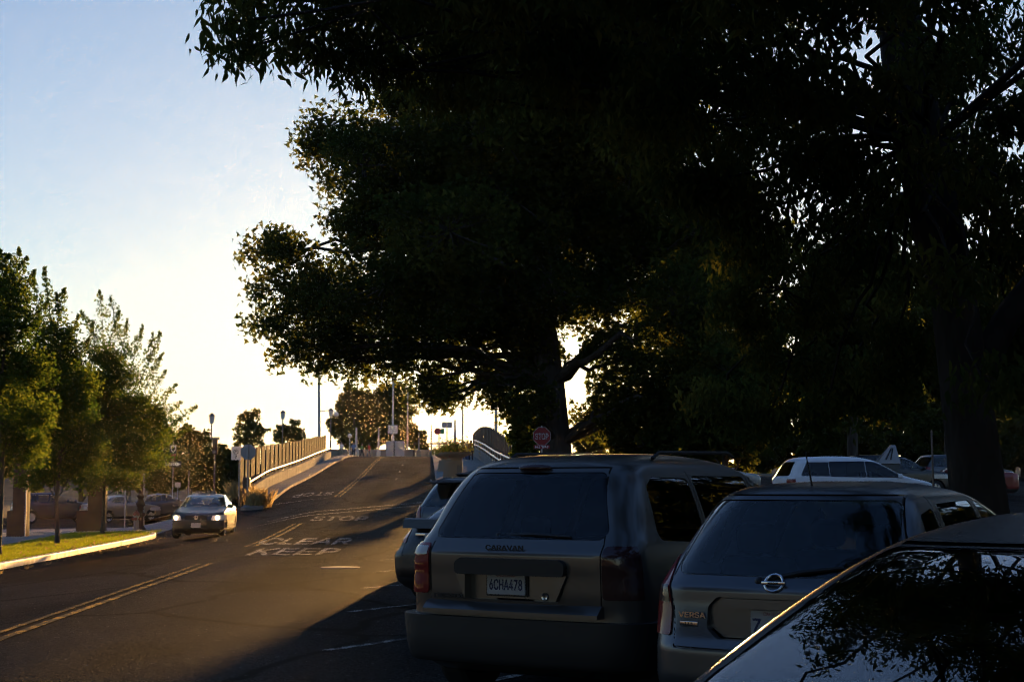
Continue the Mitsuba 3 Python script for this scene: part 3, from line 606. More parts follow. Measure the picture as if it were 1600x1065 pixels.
# --- generic three-box saloon and sport utility bodies
def saloon_rows(L=4.5, w=.86, H=1.44, deck=1.0, q=0.0):
    return [(.18, .22, L - .25, w - .10, .3, .4, .05, .1), (.30, .05, L - .06, w - .02, .3, .42, .08, .12), (.45, .0, L - .01, w, .3, .45, .09, .15), (.60, .0, L, w, .28, .45, .09, .15), (.74, .015, L - .06, w - q * .05, .26 + q * .15, .42, .09, .14),
            (.84, .03 + q * .02, L - .24, w - .010 - q * .07, .25 + q * .18, .40, .09, .12), (.91, .045 + q * .05, L - .72, w - .025 - q * .10, .24 + q * .2, .34, .08, .10), (deck - .03, .07 + q * .08, L - 1.1, w - .05 - q * .12, .22 + q * .2, .26, .08, .10), (deck, .32, L - 1.30, w - .075 - q * .10, .18 + q * .1, .24, .06, .10), (deck + .03, .66, L - 1.40, w - .095, .16, .22, .06, .10), (deck + .12, .86, L - 1.55, w - .135, .16, .22, .06, .10),
            (deck + .22, 1.06, L - 1.74, w - .185, .16, .22, .06, .10), (H - .10, 1.28, L - 1.98, w - .24, .18, .22, .06, .12), (H - .05, 1.48, L - 2.2, w - .31, .2, .22, .07, .12), (H - .02, 1.72, L - 2.4, w - .45, .2, .2, .06, .08), (H, 2.02, L - 2.55, .2, .1, .1, .03, .03)]
def suv_rows(L=4.55, w=.90, H=1.69):
    k = H - 1.69
    return [(.24, .25, L - .25, w - .10, .25, .40, .05, .10), (.36, .08, L - .08, w - .02, .26, .42, .07, .12), (.52, .02, L - .01, w, .26, .45, .07, .15), (.68, .0, L, w, .26, .45, .07, .15), (.82, .03, L - .04, w, .26, .45, .07, .15),
            (.95, .05, L - .14, w - .005, .25, .42, .07, .14), (1.02, .06, L - .40, w - .02, .24, .40, .07, .12), (1.08, .085, L - .85, w - .035, .24, .34, .07, .10), (1.13, .11, L - 1.15, w - .05, .22, .26, .07, .10),
            (1.22, .17, L - 1.32, w - .09, .22, .22, .07, .10), (1.40 + k * .5, .29, L - 1.62, w - .155, .22, .22, .07, .10), (1.53 + k, .39, L - 1.90, w - .215, .22, .26, .07, .12), (1.60 + k, .43, L - 2.1, w - .26, .24, .28, .08, .14),
            (1.645 + k, .50, L - 2.3, w - .32, .26, .28, .09, .15), (1.675 + k, .75, L - 2.55, w - .44, .24, .26, .08, .12), (1.69 + k, 1.3, L - 2.8, .22, .15, .15, .05, .05)]

def saloon(name, label, x, y, az, mat, deck=1.0, H=1.44, L=4.5, w=.86, spoiler=False, lit=False, gmat='glass_tint', group=None, z=None, cat='car', extra=None, num='', seats=True, q=0.0):
    lf = Loft(saloon_rows(L, w, H, deck, q), (0.08, 0.09), belt=deck - .02, dz=0.035, fine=1.0)
    c = Car(name, label, cat, x, y, az, lf, group, z)
    d, h = deck, H
    c.window('rear_window', prism([(-w + .19, d + .045), (w - .19, d + .045), (w - .30, h - .085), (-w + .30, h - .085)], 'y', -.3, 1.75, .04), gmat)
    c.window('windshield', prism([(-w + .17, d + .035), (w - .17, d + .035), (w - .29, h - .09), (-w + .29, h - .09)], 'y', 2.2, L - .2, .04), 'glass_clear')
    c.side_windows([[(1.05, d + .07), (1.98, d + .02), (1.98, h - .08), (1.45, h - .10)], [(2.05, d + .02), (L - 1.48, d + .015), (L - 1.92, h - .14), (L - 2.15, h - .08), (2.05, h - .075)]], gmat, .04)
    c.side_seams([[(1.1, .62), (1.12, d + .02)], [(2.015, .35), (2.015, h - .06)], [(L - 1.42, .4), (L - 1.42, d)]]); c.seam(strip([(-.55, d - .01), (-.55, .62), (.55, .62), (.55, d - .01)], .01, 'y', -.3, .4))
    for s in (-1, 1): c.patch('taillight', prism([(s * (w - .34), d - .25), (s * 1.3, d - .25), (s * 1.3, d - .08), (s * (w - .32), d - .08)], 'y', -.4, .38, .02), 'red_lens', .01, .03)
    hl = []
    for s in (-1, 1): hl += c.patch('headlight', prism([(s * (w - .40), .60), (s * 1.3, .60), (s * 1.3, .78), (s * (w - .36), .76)], 'y', L - 1.0, L + .4, .03), 'clear_lens', .01, .03)
    if lit:
        for k, s in zip(hl, (-1, 1)):
            b = trimesh.creation.icosphere(2, .052); b.vertices[:, 1] *= .35; b.apply_translation([s * (w - .2), L - .155, .69])
            lk = c.add('bulb', b, 'lamp_lit', True, parent=k, emitter={'type': 'area', 'radiance': {'type': 'rgb', 'value': [16, 11, 6]}})
    c.patch('lower_trim', prism([(-1.3, .20), (1.3, .20), (1.3, .34), (-1.3, .34)], 'y', -.4, L + .4), 'black_plastic', .006, .02, cut=False)
    c.add('grille', tm(prism([(-.36, .63), (.36, .63), (.34, .76), (-.34, .76)], 'y', L - .12, L + .002, .02)), 'black_plastic')
    c.plate(0, -.008, d - .19, num); c.plate(0, L + .012, .45, '', False)
    c.mirror(L - 1.60, d + .03, w - .06, mat.replace('paint_tan', 'paint_tan')); c.handles([(1.3, d - .12), (2.3, d - .12)], tri_x(lf, 1.8, d - .12) + .01, mat)
    if spoiler: c.add('spoiler', tm(prism([(-.01, d - .06), (.02, d + .055), (.06, d + .07), (.16, d + .03), (.22, d - .03)], 'x', -.50, .50)), mat)
    if extra: extra(c)
    c.wheels((.88, L - .92), .315, .2, .205, w - .13)
    if seats: c.seats((1.3, 2.35))
    c.finish('paint_' + mat if not mat.startswith('paint') else mat)
    return c

def suv(name, label, x, y, az, mat, H=1.69, L=4.55, w=.90, spoiler=False, rails=False, badge=None, group=None, z=None, cat='car', gmat='glass_tint', scale=1.0):
    lf = Loft(suv_rows(L, w, H), (0.06, 0.08), belt=1.08, dz=0.035, fine=1.0); k = H - 1.69
    c = Car(name, label, cat, x, y, az, lf, group, z, scale)
    c.window('rear_window', prism([(-w + .17, 1.14), (w - .17, 1.14), (w - .27, 1.56 + k), (-w + .27, 1.56 + k)], 'y', -.4, .8, .05), gmat)
    c.window('windshield', prism([(-w + .15, 1.13), (w - .15, 1.13), (w - .29, 1.56 + k), (-w + .29, 1.56 + k)], 'y', 2.3, L - .2, .05), 'glass_clear')
    c.side_windows([[(.50, 1.18), (1.14, 1.14), (1.14, 1.55 + k), (.62, 1.53 + k)], [(1.21, 1.13), (2.03, 1.12), (2.03, 1.57 + k), (1.21, 1.56 + k)], [(2.11, 1.11), (L - 1.25, 1.10), (L - 1.66, 1.40 + k), (L - 1.95, 1.55 + k), (2.11, 1.57 + k)]], gmat, .04)
    c.side_seams([[(1.17, .72), (1.17, 1.6 + k)], [(2.07, .4), (2.07, 1.6 + k)], [(L - 1.28, .45), (L - 1.28, 1.08)]]); c.seam(strip([(-.60, 1.1), (-.60, .66), (.60, .66), (.60, 1.1)], .01, 'y', -.3, .4))
    for s in (-1, 1): c.patch('taillight', prism([(s * (w - .27), .92), (s * 1.4, .92), (s * 1.4, 1.15), (s * (w - .2), 1.15)], 'y', -.4, .36, .03), 'red_lens', .012, .03)
    for s in (-1, 1): c.patch('headlight', prism([(s * (w - .42), .76), (s * 1.4, .76), (s * 1.4, .95), (s * (w - .36), .92)], 'y', L - 1.0, L + .4, .03), 'clear_lens', .01, .03)
    c.patch('bumper', prism([(-1.4, .30), (1.4, .30), (1.4, .62), (-1.4, .62)], 'y', -.5, .5, .03), 'black_plastic', .03, .02, cut=False)
    c.plate(0, .02, .84, '')
    c.wiper((-.05, .10, 1.13), (.40, .13, 1.17)); c.mirror(L - 1.45, 1.16, w - .06, mat)
    if spoiler: c.add('spoiler', tm(prism([(.10, 1.58 + k), (.62, 1.64 + k), (.75, 1.67 + k), (.75, 1.64 + k), (.40, 1.555 + k), (.16, 1.555 + k)], 'x', -w + .34, w - .34)), mat)
    if rails:
        for s in (-1, 1): c.add('roof_rail', tube([(s * (w - .34), .75, 1.63 + k), (s * (w - .33), .85, 1.70 + k), (s * (w - .33), 2.2, 1.73 + k), (s * (w - .34), 2.35, 1.67 + k)], .018, 8), 'black_plastic')
    if badge:
        t_ = text(badge, .075, .008, True); c.add('badge', facing(t_, 0, .045, 1.0), 'chrome', False)
    c.handles([(1.35, .98), (2.3, .98)], tri_x(lf, 1.8, .98) + .01, mat)
    c.wheels((.86, L - .92), .345, .215, .22, w - .14); c.seats((1.1, 2.3), z=.42); c.finish(mat)
    return c

def black_extra(c):
    c.add('boot_trim', rbox(-.30, .30, -.012, .01, .875, .91, .006), 'chrome')
    ring = trimesh.creation.torus(.045, .008, 24, 8); ring.apply_transform(trimesh.transformations.rotation_matrix(math.pi / 2, [1, 0, 0])); ring.apply_translation([0, .012, .95]); c.add('badge', ring, 'chrome')
saloon('sedan', 'black sedan with a boot spoiler, half hidden by the left side of the grey minivan', -.98, 19.3, 31.5, 'paint_black', deck=1.03, H=1.46, spoiler=True, extra=black_extra, q=1.0)
suv('suv', 'grey sport utility with roof rails just behind the big grey minivan', -.20, 14.0, 31.5, 'paint_grey', H=1.73, w=.80, spoiler=True, rails=True)
suv('suv', 'dark grey sport utility with rear wiper, farthest in the angled row', -1.15, 26.9, 31.5, 'paint_grey', H=1.69, spoiler=True, badge='H')
def vw_extra(c):
    L = c.l.L
    ring = trimesh.creation.torus(.058, .008, 24, 8); ring.apply_transform(trimesh.transformations.rotation_matrix(math.pi / 2, [1, 0, 0])); ring.apply_translation([0, L + .012, .70]); c.add('badge', ring, 'chrome')
    t_ = text('V', .045, .008, True); c.add('badge_letter', facing(t_, 0, L + .012, .70, False), 'chrome', False)
    t_ = text('W', .045, .008, True); c.add('badge_letter', facing(t_, 0, L + .012, .652, False), 'chrome', False)
    sw = trimesh.creation.torus(.18, .014, 20, 8); sw.apply_transform(trimesh.transformations.rotation_matrix(1.1, [1, 0, 0])); sw.apply_translation([-.37, 2.85, .98]); c.add('steering_wheel', sw, 'black_plastic')
saloon('sedan', 'dark grey sedan driving towards the camera with its headlights on', -10.42, 52.9, 176.2, 'paint_green', deck=.99, H=1.44, L=4.4, w=.865, lit=True, gmat='glass_clear', extra=vw_extra, cat='car')

# --- cars in the car park on the left
suv('suv', 'dark blue sport utility parked side on in the left car park behind the rusty pillar', -26.3, 79.5, 62, 'paint_navy', H=1.62)
saloon('sedan', 'pale tan sedan seen from behind in the left car park between the rusty pillars', -22.4, 79.5, 40, 'paint_tan', deck=1.0)
saloon('sedan', 'grey sedan in the left car park, right of the farther rusty pillar', -21.2, 82.5, 66, 'paint_grey', deck=.98)

# --- the car park on the right
def van_side(name, label, x, y, az, mat, z=None):
    lf = Loft(minivan_rows(1.75, 5.08, .99), (0.03, 0.08), belt=1.06, dz=0.035, fine=1.0)
    c = Car(name, label, 'van', x, y, az, lf, None, z); L = 5.08
    c.window('rear_window', prism([(-.70, 1.14), (.70, 1.14), (.535, 1.58), (-.535, 1.58)], 'y', -.5, .75, .06), 'glass_dark')
    c.window('windshield', prism([(-.80, 1.13), (.80, 1.13), (.60, 1.60), (-.60, 1.60)], 'y', 2.6, 4.8, .05), 'glass_clear')
    c.side_windows([[(.50, 1.14), (1.43, 1.12), (1.43, 1.57), (.74, 1.56)], [(1.445, 1.11), (2.60, 1.09), (2.60, 1.59), (1.445, 1.58)], [(2.615, 1.09), (3.85, 1.08), (3.3, 1.46), (3.0, 1.57), (2.615, 1.59)]], 'glass_dark', .04)
    c.side_seams([[(2.61, .4), (2.61, 1.62)], [(1.44, .4), (1.44, 1.6)], [(3.8, .5), (3.8, 1.05)]])
    for s in (-1, 1): c.patch('taillight', prism([(s * .69, .74), (s * 1.2, .74), (s * 1.2, 1.05), (s * .72, 1.05)], 'y', -.5, .32, .03), 'red_lens', .01, .03)
    for s in (-1, 1): c.patch('headlight', prism([(s * .5, .74), (s * 1.2, .74), (s * 1.2, .95), (s * .55, .88)], 'y', 4.1, 5.5, .03), 'clear_lens', .01, .03)
    c.mirror(3.65, 1.12, .93, mat); c.handles([(2.35, .97), (2.9, .97)], tri_x(lf, 2.5, .97) + .012, mat)
    c.wheels((1.0, 4.05), .34, .21, .215, .80); c.seats((1.2, 3.0)); c.finish(mat); return c
van_side('minivan', 'white minivan parked side on under the trees at right', 8.25, 47.2, 82, 'paint_white')
saloon('sedan', 'dark red car with alloy wheels at the far right edge behind the tree', 20.6, 61.5, -80, 'paint_red', deck=1.0)
suv('suv', 'black sport utility behind the white minivan at right', 13.2, 60.5, 80, 'paint_black', H=1.72)
suv('suv', 'grey sport utility parked between the trees right of the white board', 17.6, 66, 80, 'paint_grey', H=1.7)
saloon('sedan', 'silver sedan far back under the low branches at centre right', 6.4, 64, 70, 'paint_silver')

# ------------------------------------------------------------------ bridge parapets, fences
def wall_run(parent, name, s0, t0, t1, L, h, w, mat, base=0.0, gap=0.02, label=None):
    n = round((t1 - t0) / L)
    for i in range(n):
        a, b = t0 + (t1 - t0) * i / n + gap / 2, t0 + (t1 - t0) * (i + 1) / n - gap / 2
        q = []
        for t in (a, b):
            for s in (s0, s0 + w):
                X, Y = xy(s, t); g = float(G(s, t)) + base
                q += [(X, Y, g - .15), (X, Y, g + h)]
        part(parent, name, tm(m3.Manifold.hull_points(np.array(q))), mat, False)

bp = thing('bridge_parapet', 'low concrete parapet with a shiny handrail along the left side of the bridge', 'parapet')
wall_run(bp, 'concrete_block', -8.75, 74.0, 136.0, 3.1, .62, .22, 'pavement', .10)
rp = [(*xy(-8.64, t), float(G(-8.64, t)) + .98) for t in np.arange(73.6, 137, 2.0)]
part(bp, 'handrail', tube(rp, .07, 10), 'rail_worn', True)
for t in np.arange(75, 136, 3.1):
    X, Y = xy(-8.64, t); g = float(G(-8.64, t)); part(bp, 'rail_post', tube([(X, Y, g + .6), (X, Y, g + .98)], .03, 6), 'steel_rail')
X, Y = xy(-8.64, 73.4); part(bp, 'end_post', rbox(X - .16, X + .16, Y - .16, Y + .16, float(Gxy(X, Y)) - .1, float(Gxy(X, Y)) + 1.3, .04), 'black_plastic')

ft = thing('screen_fence', 'tall screen of upright panels with dark gaps behind the left handrail of the bridge', 'fence')
t_ = 74.2; i_ = 0
while t_ < 136:
    w_ = 1.75; h_ = 2.35 - .25 * (t_ - 74) / 62 + .12 * math.sin(i_ * 1.3) * .3
    q = []
    for t in (t_, t_ + w_):
        for s in (-9.15, -9.09):
            X, Y = xy(s, t); g = float(PROF(t)); q += [(X, Y, g - .6), (X, Y, g + h_)]
    part(ft, 'panel', tm(m3.Manifold.hull_points(np.array(q))), 'panel', False)
    X, Y = xy(-9.2, t_ + w_ + .3); g = float(PROF(t_)); part(ft, 'post', box(X - .05, X + .05, Y - .05, Y + .05, g - .6, g + h_ - .15), 'pole_paint', False)
    t_ += 2.45; i_ += 1

# embankment below the left fence
em = []
for t in np.arange(72, 176, 2.0):
    p = float(PROF(t)); em.append([(*xy(-9.0, t), p + .02), (*xy(-9.6, t), p - .25), (*xy(-14 - p, t), float(G(-14 - p, t)) - .1)])
em = np.array(em); n_ = len(em); v_ = em.reshape(-1, 3); f_ = []
for i in range(n_ - 1):
    for j in range(2):
        a, b, c_, d = i * 3 + j, i * 3 + j + 1, (i + 1) * 3 + j, (i + 1) * 3 + j + 1; f_ += [(a, c_, d), (a, d, b)]
structure('embankment', trimesh.Trimesh(v_, f_, process=False), 'soil')

# right side of the bridge: slatted screen with an arched top, wall with two rails
rs = thing('arched_screen', 'slatted screen with an arched top beyond the planters on the right of the bridge', 'fence')
for i_, t in enumerate(np.arange(86, 166, 1.5)):
    g = float(PROF(t)); o_ = .12 * (i_ % 2); q = []
    for tt in (t, t + 1.38):
        h_ = 2.4 + .6 * math.sin(math.pi * (tt - 84) / 84)
        for ss in (5.1 + o_, 5.15 + o_):
            X, Y = xy(ss, tt); q += [(X, Y, g - .3), (X, Y, g + h_)]
    part(rs, 'slat', tm(m3.Manifold.hull_points(np.array(q))), 'wood_dark', False)
part(rs, 'backing_rail', tube([(*xy(5.33, t), float(PROF(t)) + 1.2) for t in np.arange(85, 167, 3.0)], .05, 6), 'wood')
rw = thing('ramp_railing', 'slatted low wall with two curved pale handrails on the right side of the bridge', 'railing')
for t in np.arange(78, 150, 1.0):
    q = []
    g = float(PROF(t)) + .1 + .9
    for tt in (t, t + .84):
        for ss in (4.66, 4.72):
            X, Y = xy(ss, tt); q += [(X, Y, float(PROF(t)) - .1), (X, Y, g)]
    part(rw, 'slat', tm(m3.Manifold.hull_points(np.array(q))), 'pavement', False)
for h_ in (1.22, 1.62):
    part(rw, 'handrail', tube([(*xy(4.66, t), float(PROF(t)) + h_) for t in np.arange(77, 151, 2.0)], .07, 8), 'steel_rail', True)
for t in np.arange(78.5, 150, 4.0):
    X, Y = xy(4.66, t); g = float(PROF(t)); part(rw, 'rail_post', tube([(X, Y, g + .9), (X, Y, g + 1.62)], .03, 6), 'steel_rail')

# far cross wall and barrier beyond the crest
fw = thing('far_wall', 'low dark wall across the end of the road beyond the bridge crest', 'wall')
for i in range(12):
    x0 = -34 + i * 2.6; g = 4.2
    part(fw, 'section', box(x0 + .02, x0 + 2.58, 206, 206.4, 3.4, 6.75 if x0 > -11 else 6.55), 'wood', False)
part(fw, 'top_rail', tube([(-13.5, 205.8, 7.35), (-3.0, 205.8, 7.35)], .09, 8), 'rust')
for x in (-13.4, -11.0, -8.4, -5.8, -3.2): part(fw, 'rail_post', tube([(x, 205.8, 4), (x, 205.8, 7.35)], .08, 6), 'rust')

# ------------------------------------------------------------------ posts, lamps, signs
def ground_at(px, depth): x = (px - 800) / F_PX * depth; return x, depth, float(Gxy(x, depth))
def lamp_post(label, px, depth, top, arm=False, mat='pole_paint', globe=True, r=.06, group='lamp posts along the bridge', base=None):
    x, y, g = ground_at(px, depth); g = g if base is None else base
    k = thing('lamp_post', label, 'lamp post', group)
    part(k, 'pole', tube([(x, y, g - .1), (x, y, g + .5), (x, y, g + .55), (x, y, top)], [r * 1.9, r * 1.8, r, r * .7], 8), mat)
    if globe:
        part(k, 'lantern', revolve([(0, top - .05), (.16, top + .02), (.24, top + .55), (.2, top + .58), (0, top + .6)], 12).apply_translation([x, y, 0]), 'opal')
        part(k, 'cap', revolve([(0, top + .85), (.10, top + .78), (.30, top + .60), (0, top + .59)][::-1], 12).apply_translation([x, y, 0]), mat)
    if arm:
        part(k, 'arm', tube([(x, y, g + arm), (x + .7, y, g + arm + .15), (x + 1.2, y, g + arm)], .035, 6), mat)
        part(k, 'globe', trimesh.creation.icosphere(2, .24).apply_translation([x + 1.25, y, g + arm - .25]), 'opal')
def zpx(py, depth): return CAM_Z + (760 - py) / F_PX * depth
for px, py, dep, lab, arm in ((331, 662, 118, 'lamp post above the left hedge beside the traffic signal', False), (442, 655, 142, 'lamp post rising behind the left bridge screen', False), (517, 651, 150, 'lamp post near the far end of the left bridge screen', False)):
    lamp_post(lab, px, dep, zpx(py, dep), arm)
def plain_pole(label, px, depth, py, r, mat='pole_pale', name='light_pole', cat='pole', group=None, lean=0.0):
    x, y, g = ground_at(px, depth); top = zpx(py, depth); k = thing(name, label, cat, group)
    part(k, 'base', revolve([(0, g), (r * 2.6, g), (r * 2.4, g + .9), (r * 1.5, g + 1.0), (0, g + 1.0)], 10).apply_translation([x, y, 0]), mat)
    part(k, 'shaft', tube([(x, y, g + .9), (x + lean, y, top)], [r * 1.3, r * .7], 8), mat); return k, x, y, g, top
k, x, y, g, top = plain_pole('tall pale pole at the far end of the left bridge screen', 500, 148, 480, .11, lean=-.3)
part(k, 'arm', tube([(x, y, g + 5.2), (x + 1.1, y, g + 5.3), (x + 1.5, y, g + 5.1)], .04, 6), 'pole_pale'); part(k, 'globe', trimesh.creation.icosphere(2, .25).apply_translation([x + 1.6, y, g + 4.9]), 'opal')
plain_pole('tall pole in front of the round trees beyond the bridge', 614, 190, 500, .12)
plain_pole('thin mast right of the round trees beyond the bridge', 637, 210, 612, .10)
plain_pole('tall pale pole behind the arched screen right of the bridge', 775, 130, 520, .12)
plain_pole('slim pole just left of the arched screen', 723, 150, 630, .08)
plain_pole('short pole beside the far sign board', 711, 160, 656, .11)
plain_pole('thin dark pole left of the flower planters', 674, 180, 664, .07, 'pole_paint')
plain_pole('pale slender pole among the people at the bridge crest', 557, 172, 668, .13)
plain_pole('dark post beside the grey board at the crest', 655, 172, 676, .09, 'pole_paint')
plain_pole('pale post behind the cyclists at the crest', 592, 172, 668, .10)
x, y, g = ground_at(547, 176); single('globe_light', cat_([trimesh.creation.icosphere(2, .26).apply_translation([x, y, zpx(681, 176)]), tube([(x, y, g), (x, y, zpx(684, 176))], .05, 6)]), 'opal', 'white round globe light before the dark trees beyond the crest', 'lamp')

def sign_post(label, px, depth, py_top, r=.03, name='road_sign', mat='galvanised', group=None, cat='sign'):
    x, y, g = ground_at(px, depth); k = thing(name, label, cat, group)
    part(k, 'post', tube([(x, y + .04, g - .1), (x, y + .04, zpx(py_top, depth))], r, 8), mat); return k, x, y
def plate_at(k, x, y, z, w, h, mat, r=.02, name='plate', y_off=0.0):
    return part(k, name, tm(prism([(-w / 2, -h / 2), (w / 2, -h / 2), (w / 2, h / 2), (-w / 2, h / 2)], 'y', -.004, .004, r).translate((x, y + y_off, z))), mat)
def octagon(R): return [(R * math.cos(math.pi / 8 + i * math.pi / 4) / math.cos(math.pi / 8), R * math.sin(math.pi / 8 + i * math.pi / 4) / math.cos(math.pi / 8)) for i in range(8)]

# STOP sign in front of the big trunk
D = 56.0; k, x, y = sign_post('red STOP sign with a small plate under it in front of the thick trunk', 846.5, D, 665)
z = zpx(681.5, D); R_ = 13.8 / F_PX * D
part(k, 'plate', tm(prism(octagon(R_), 'y', -.004, .004).translate((x, y, z))), 'sign_dull')
f = part(k, 'face', tm(prism(octagon(R_ * .955), 'y', -.007, -.0041).translate((x, y, z))), 'sign_red')
t_ = text('STOP', .25, .003, True); t_.vertices *= [R_ * 1.5 / t_.extents[0], R_ * .72 / t_.extents[1], 1]; part(f, 'lettering', facing(t_, x, y - .0072, z - R_ * .36), 'sign_dull', False)
z2 = zpx(698, D); p2 = plate_at(k, x, y, z2, .60, .15, 'sign_red', name='small_plate')
t_ = text('ALL WAY', .085, .003, True); part(p2, 'lettering', facing(t_, x, y - .0045, z2 - .043), 'sign_white', False)

# signs at the corner on the left
D = 88.0; k, x, y = sign_post('shield route marker above a maroon plate and a ONE WAY arrow, by the left corner', 272, D, 690)
z = zpx(701, D); sc = D / F_PX
plate_at(k, x, y, z, 10.5 * sc, 14 * sc, 'sign_black', name='marker')
sh = np.array([(-.40, .45), (-.2, .38), (0, .46), (.2, .38), (.40, .45), (.44, .1), (.32, -.25), (0, -.5), (-.32, -.25), (-.44, .1)]) * [10 * sc, 12.5 * sc]
s_ = part(k, 'shield', tm(prism(sh, 'y', -.012, -.005).translate((x, y, z))), 'sign_white'); part(s_, 'shield_band', tm(prism(sh * .66, 'y', -.016, -.0125).translate((x, y, z - .03))), 'sign_black')
plate_at(k, x, y, zpx(711, D), 8.5 * sc, 4.2 * sc, 'sign_maroon', name='direction_plate'); z = zpx(716.2, D); p2 = plate_at(k, x, y, z, 8.5 * sc, 4.4 * sc, 'sign_maroon', name='direction_plate')
part(p2, 'arrow', tm(prism(np.array([(-.1, -.5), (.1, -.5), (.1, .1), (.35, .1), (0, .5), (-.35, .1), (-.1, .1)]) * .14, 'y', -.008, -.0045).translate((x, y, z))), 'sign_white')
z = zpx(725, D); ow = plate_at(k, x, y, z, 26 * sc, 9 * sc, 'sign_black', name='one_way_plate')
ar = np.array([(-.46, -.26), (.22, -.26), (.22, -.42), (.47, 0), (.22, .42), (.22, .26), (-.46, .26)]) * [26 * sc, 7.5 * sc]
a_ = part(ow, 'arrow', tm(prism(ar, 'y', -.008, -.0045).translate((x, y, z))), 'sign_white')
t_ = text('ONE WAY', .12, .003, True); t_.vertices *= [15 * sc / t_.extents[0], 1, 1]; part(k, 'arrow_lettering', facing(t_, x - 1.5 * sc, y - .0085, z - .06), 'sign_black', False)
D = 92.0; k, x, y = sign_post('thin signpost with a small pale plate among the left shrubs', 280, D, 754, .025); plate_at(k, x, y, zpx(757, D), .35, .30, 'sign_grey')
D = 100.0; sign_post('bare thin post in front of the left hedge', 297, D, 735, .035, name='post', cat='post')
D = 72.0; sc = D / F_PX
k, x, y = sign_post('white square parking sign with a circled P and an arrow before the left screen', 375.5, D, 695, .035)
z = zpx(708, D); xs = x - 5 * sc; sp = part(k, 'plate', tm(prism([(-8 * sc, -10.5 * sc), (8 * sc, -10.5 * sc), (8 * sc, 10.5 * sc), (-8 * sc, 10.5 * sc)], 'y', -.03, -.022, .02).translate((xs, y, z))), 'sign_white')
rg = trimesh.creation.annulus(3.0 * sc, 3.9 * sc, .004, 32); rg.apply_transform(trimesh.transformations.rotation_matrix(math.pi / 2, [1, 0, 0])); rg.apply_translation([xs - .5 * sc, y - .033, z + 2.2 * sc]); part(sp, 'circle', rg, 'sign_black')
t_ = text('P', 3.6 * sc, .004, True); part(sp, 'letter', facing(t_, xs - .5 * sc, y - .031, z + .4 * sc), 'sign_black', False)
part(sp, 'arrow', tm(prism(np.array([(-.09, -.5), (.09, -.5), (.09, .05), (.36, .05), (0, .5), (-.36, .05), (-.09, .05)]) * 5.2 * sc, 'y', -.034, -.0305).translate((xs - .5 * sc, y, z - 5.8 * sc))), 'sign_black')
k, x, y = sign_post('grey back of an octagonal sign beside the white parking sign', 388.5, D - 1, 694, .035)
part(k, 'plate', tm(prism(octagon(11.6 * sc), 'y', .005, .012).translate((x, y + .06, zpx(707, D)))), 'sign_grey')
# traffic signal
D = 104.0; x, y, g = ground_at(337, D); k = thing('traffic_signal', 'reddish traffic signal head on a post before the left hedge', 'traffic signal')
part(k, 'post', tube([(x, y, g), (x, y, zpx(708, D))], .06, 8), 'pole_paint'); zt, zb = zpx(687, D), zpx(710, D)
hd = part(k, 'housing', rbox(x - .17, x + .17, y - .16, y + .12, zb, zt, .04), 'rust')
for i, m_ in enumerate(('dark_lens', 'rust', 'pole_paint')):
    zz = zt - (i + .5) * (zt - zb) / 3; part(hd, 'visor', tm(m3.Manifold.cylinder(.2, .13, .13, 20).rotate((90, 0, 0)).translate((x, y - .14, zz))), m_)
part(k, 'top_box', rbox(x - .3, x + .3, y - .1, y + .1, zt, zt + .18, .03), 'pole_paint')
# signs at the far end
D = 170.0; sc = D / F_PX; k, x, y = sign_post('grey information sign with lines of print beyond the crest', 614, D, 664, .07)
z = zpx(671, D); pl = plate_at(k, x, y, z, 15.5 * sc, 14 * sc, 'sign_grey', .05)
for i in range(4): part(pl, 'print_line', box(x - 6.5 * sc, x + 6.5 * sc, y - .02, y - .005, z + (4.6 - i * 3.1) * sc - .05, z + (4.6 - i * 3.1) * sc + .05), 'sign_white', False)
plate_at(k, x, y, zpx(684.5, D), 4.5 * sc, 7 * sc, 'sign_white', .02, 'small_plate')
D = 168.0; sc = D / F_PX; x, y, g = ground_at(618, D); k = thing('board', 'large grey board with rounded corners standing at the crest', 'board')
part(k, 'panel', tm(prism([(-14.5 * sc, 0), (14.5 * sc, 0), (14.5 * sc, 24 * sc), (-14.5 * sc, 24 * sc)], 'y', 0, .12, .18).translate((x, y, g + .12))), 'sign_grey')
part(k, 'mast', tube([(x - 1.6 * sc, y - .1, g), (x - 1.6 * sc, y - .1, g + 24 * sc)], .05, 6), 'sign_black')
for o in (-9, 9): part(k, 'foot', box(x + o * sc - .08, x + o * sc + .08, y - .5, y + .6, g - .02, g + .14), 'pole_paint')
D = 160.0; sc = D / F_PX; k, x, y = sign_post('plain rectangular sign board on a post against the bright sky', 698.5, D, 662, .06)
plate_at(k, x, y, zpx(664, D), 15.5 * sc, 8.6 * sc, 'sign_grey', .04)
D = 150.0; sc = D / F_PX; k, x, y = sign_post('round reddish sign beside a green one behind the planters', 686, D, 672, .06)
part(k, 'disc', tm(m3.Manifold.cylinder(.02, 5 * sc, 5 * sc, 32).rotate((90, 0, 0)).translate((x - .15, y, zpx(674, D)))), 'flower_red'); plate_at(k, x + 5 * sc, y, zpx(674, D), 6 * sc, 8 * sc, 'sign_green', .05, 'green_plate', -.03)

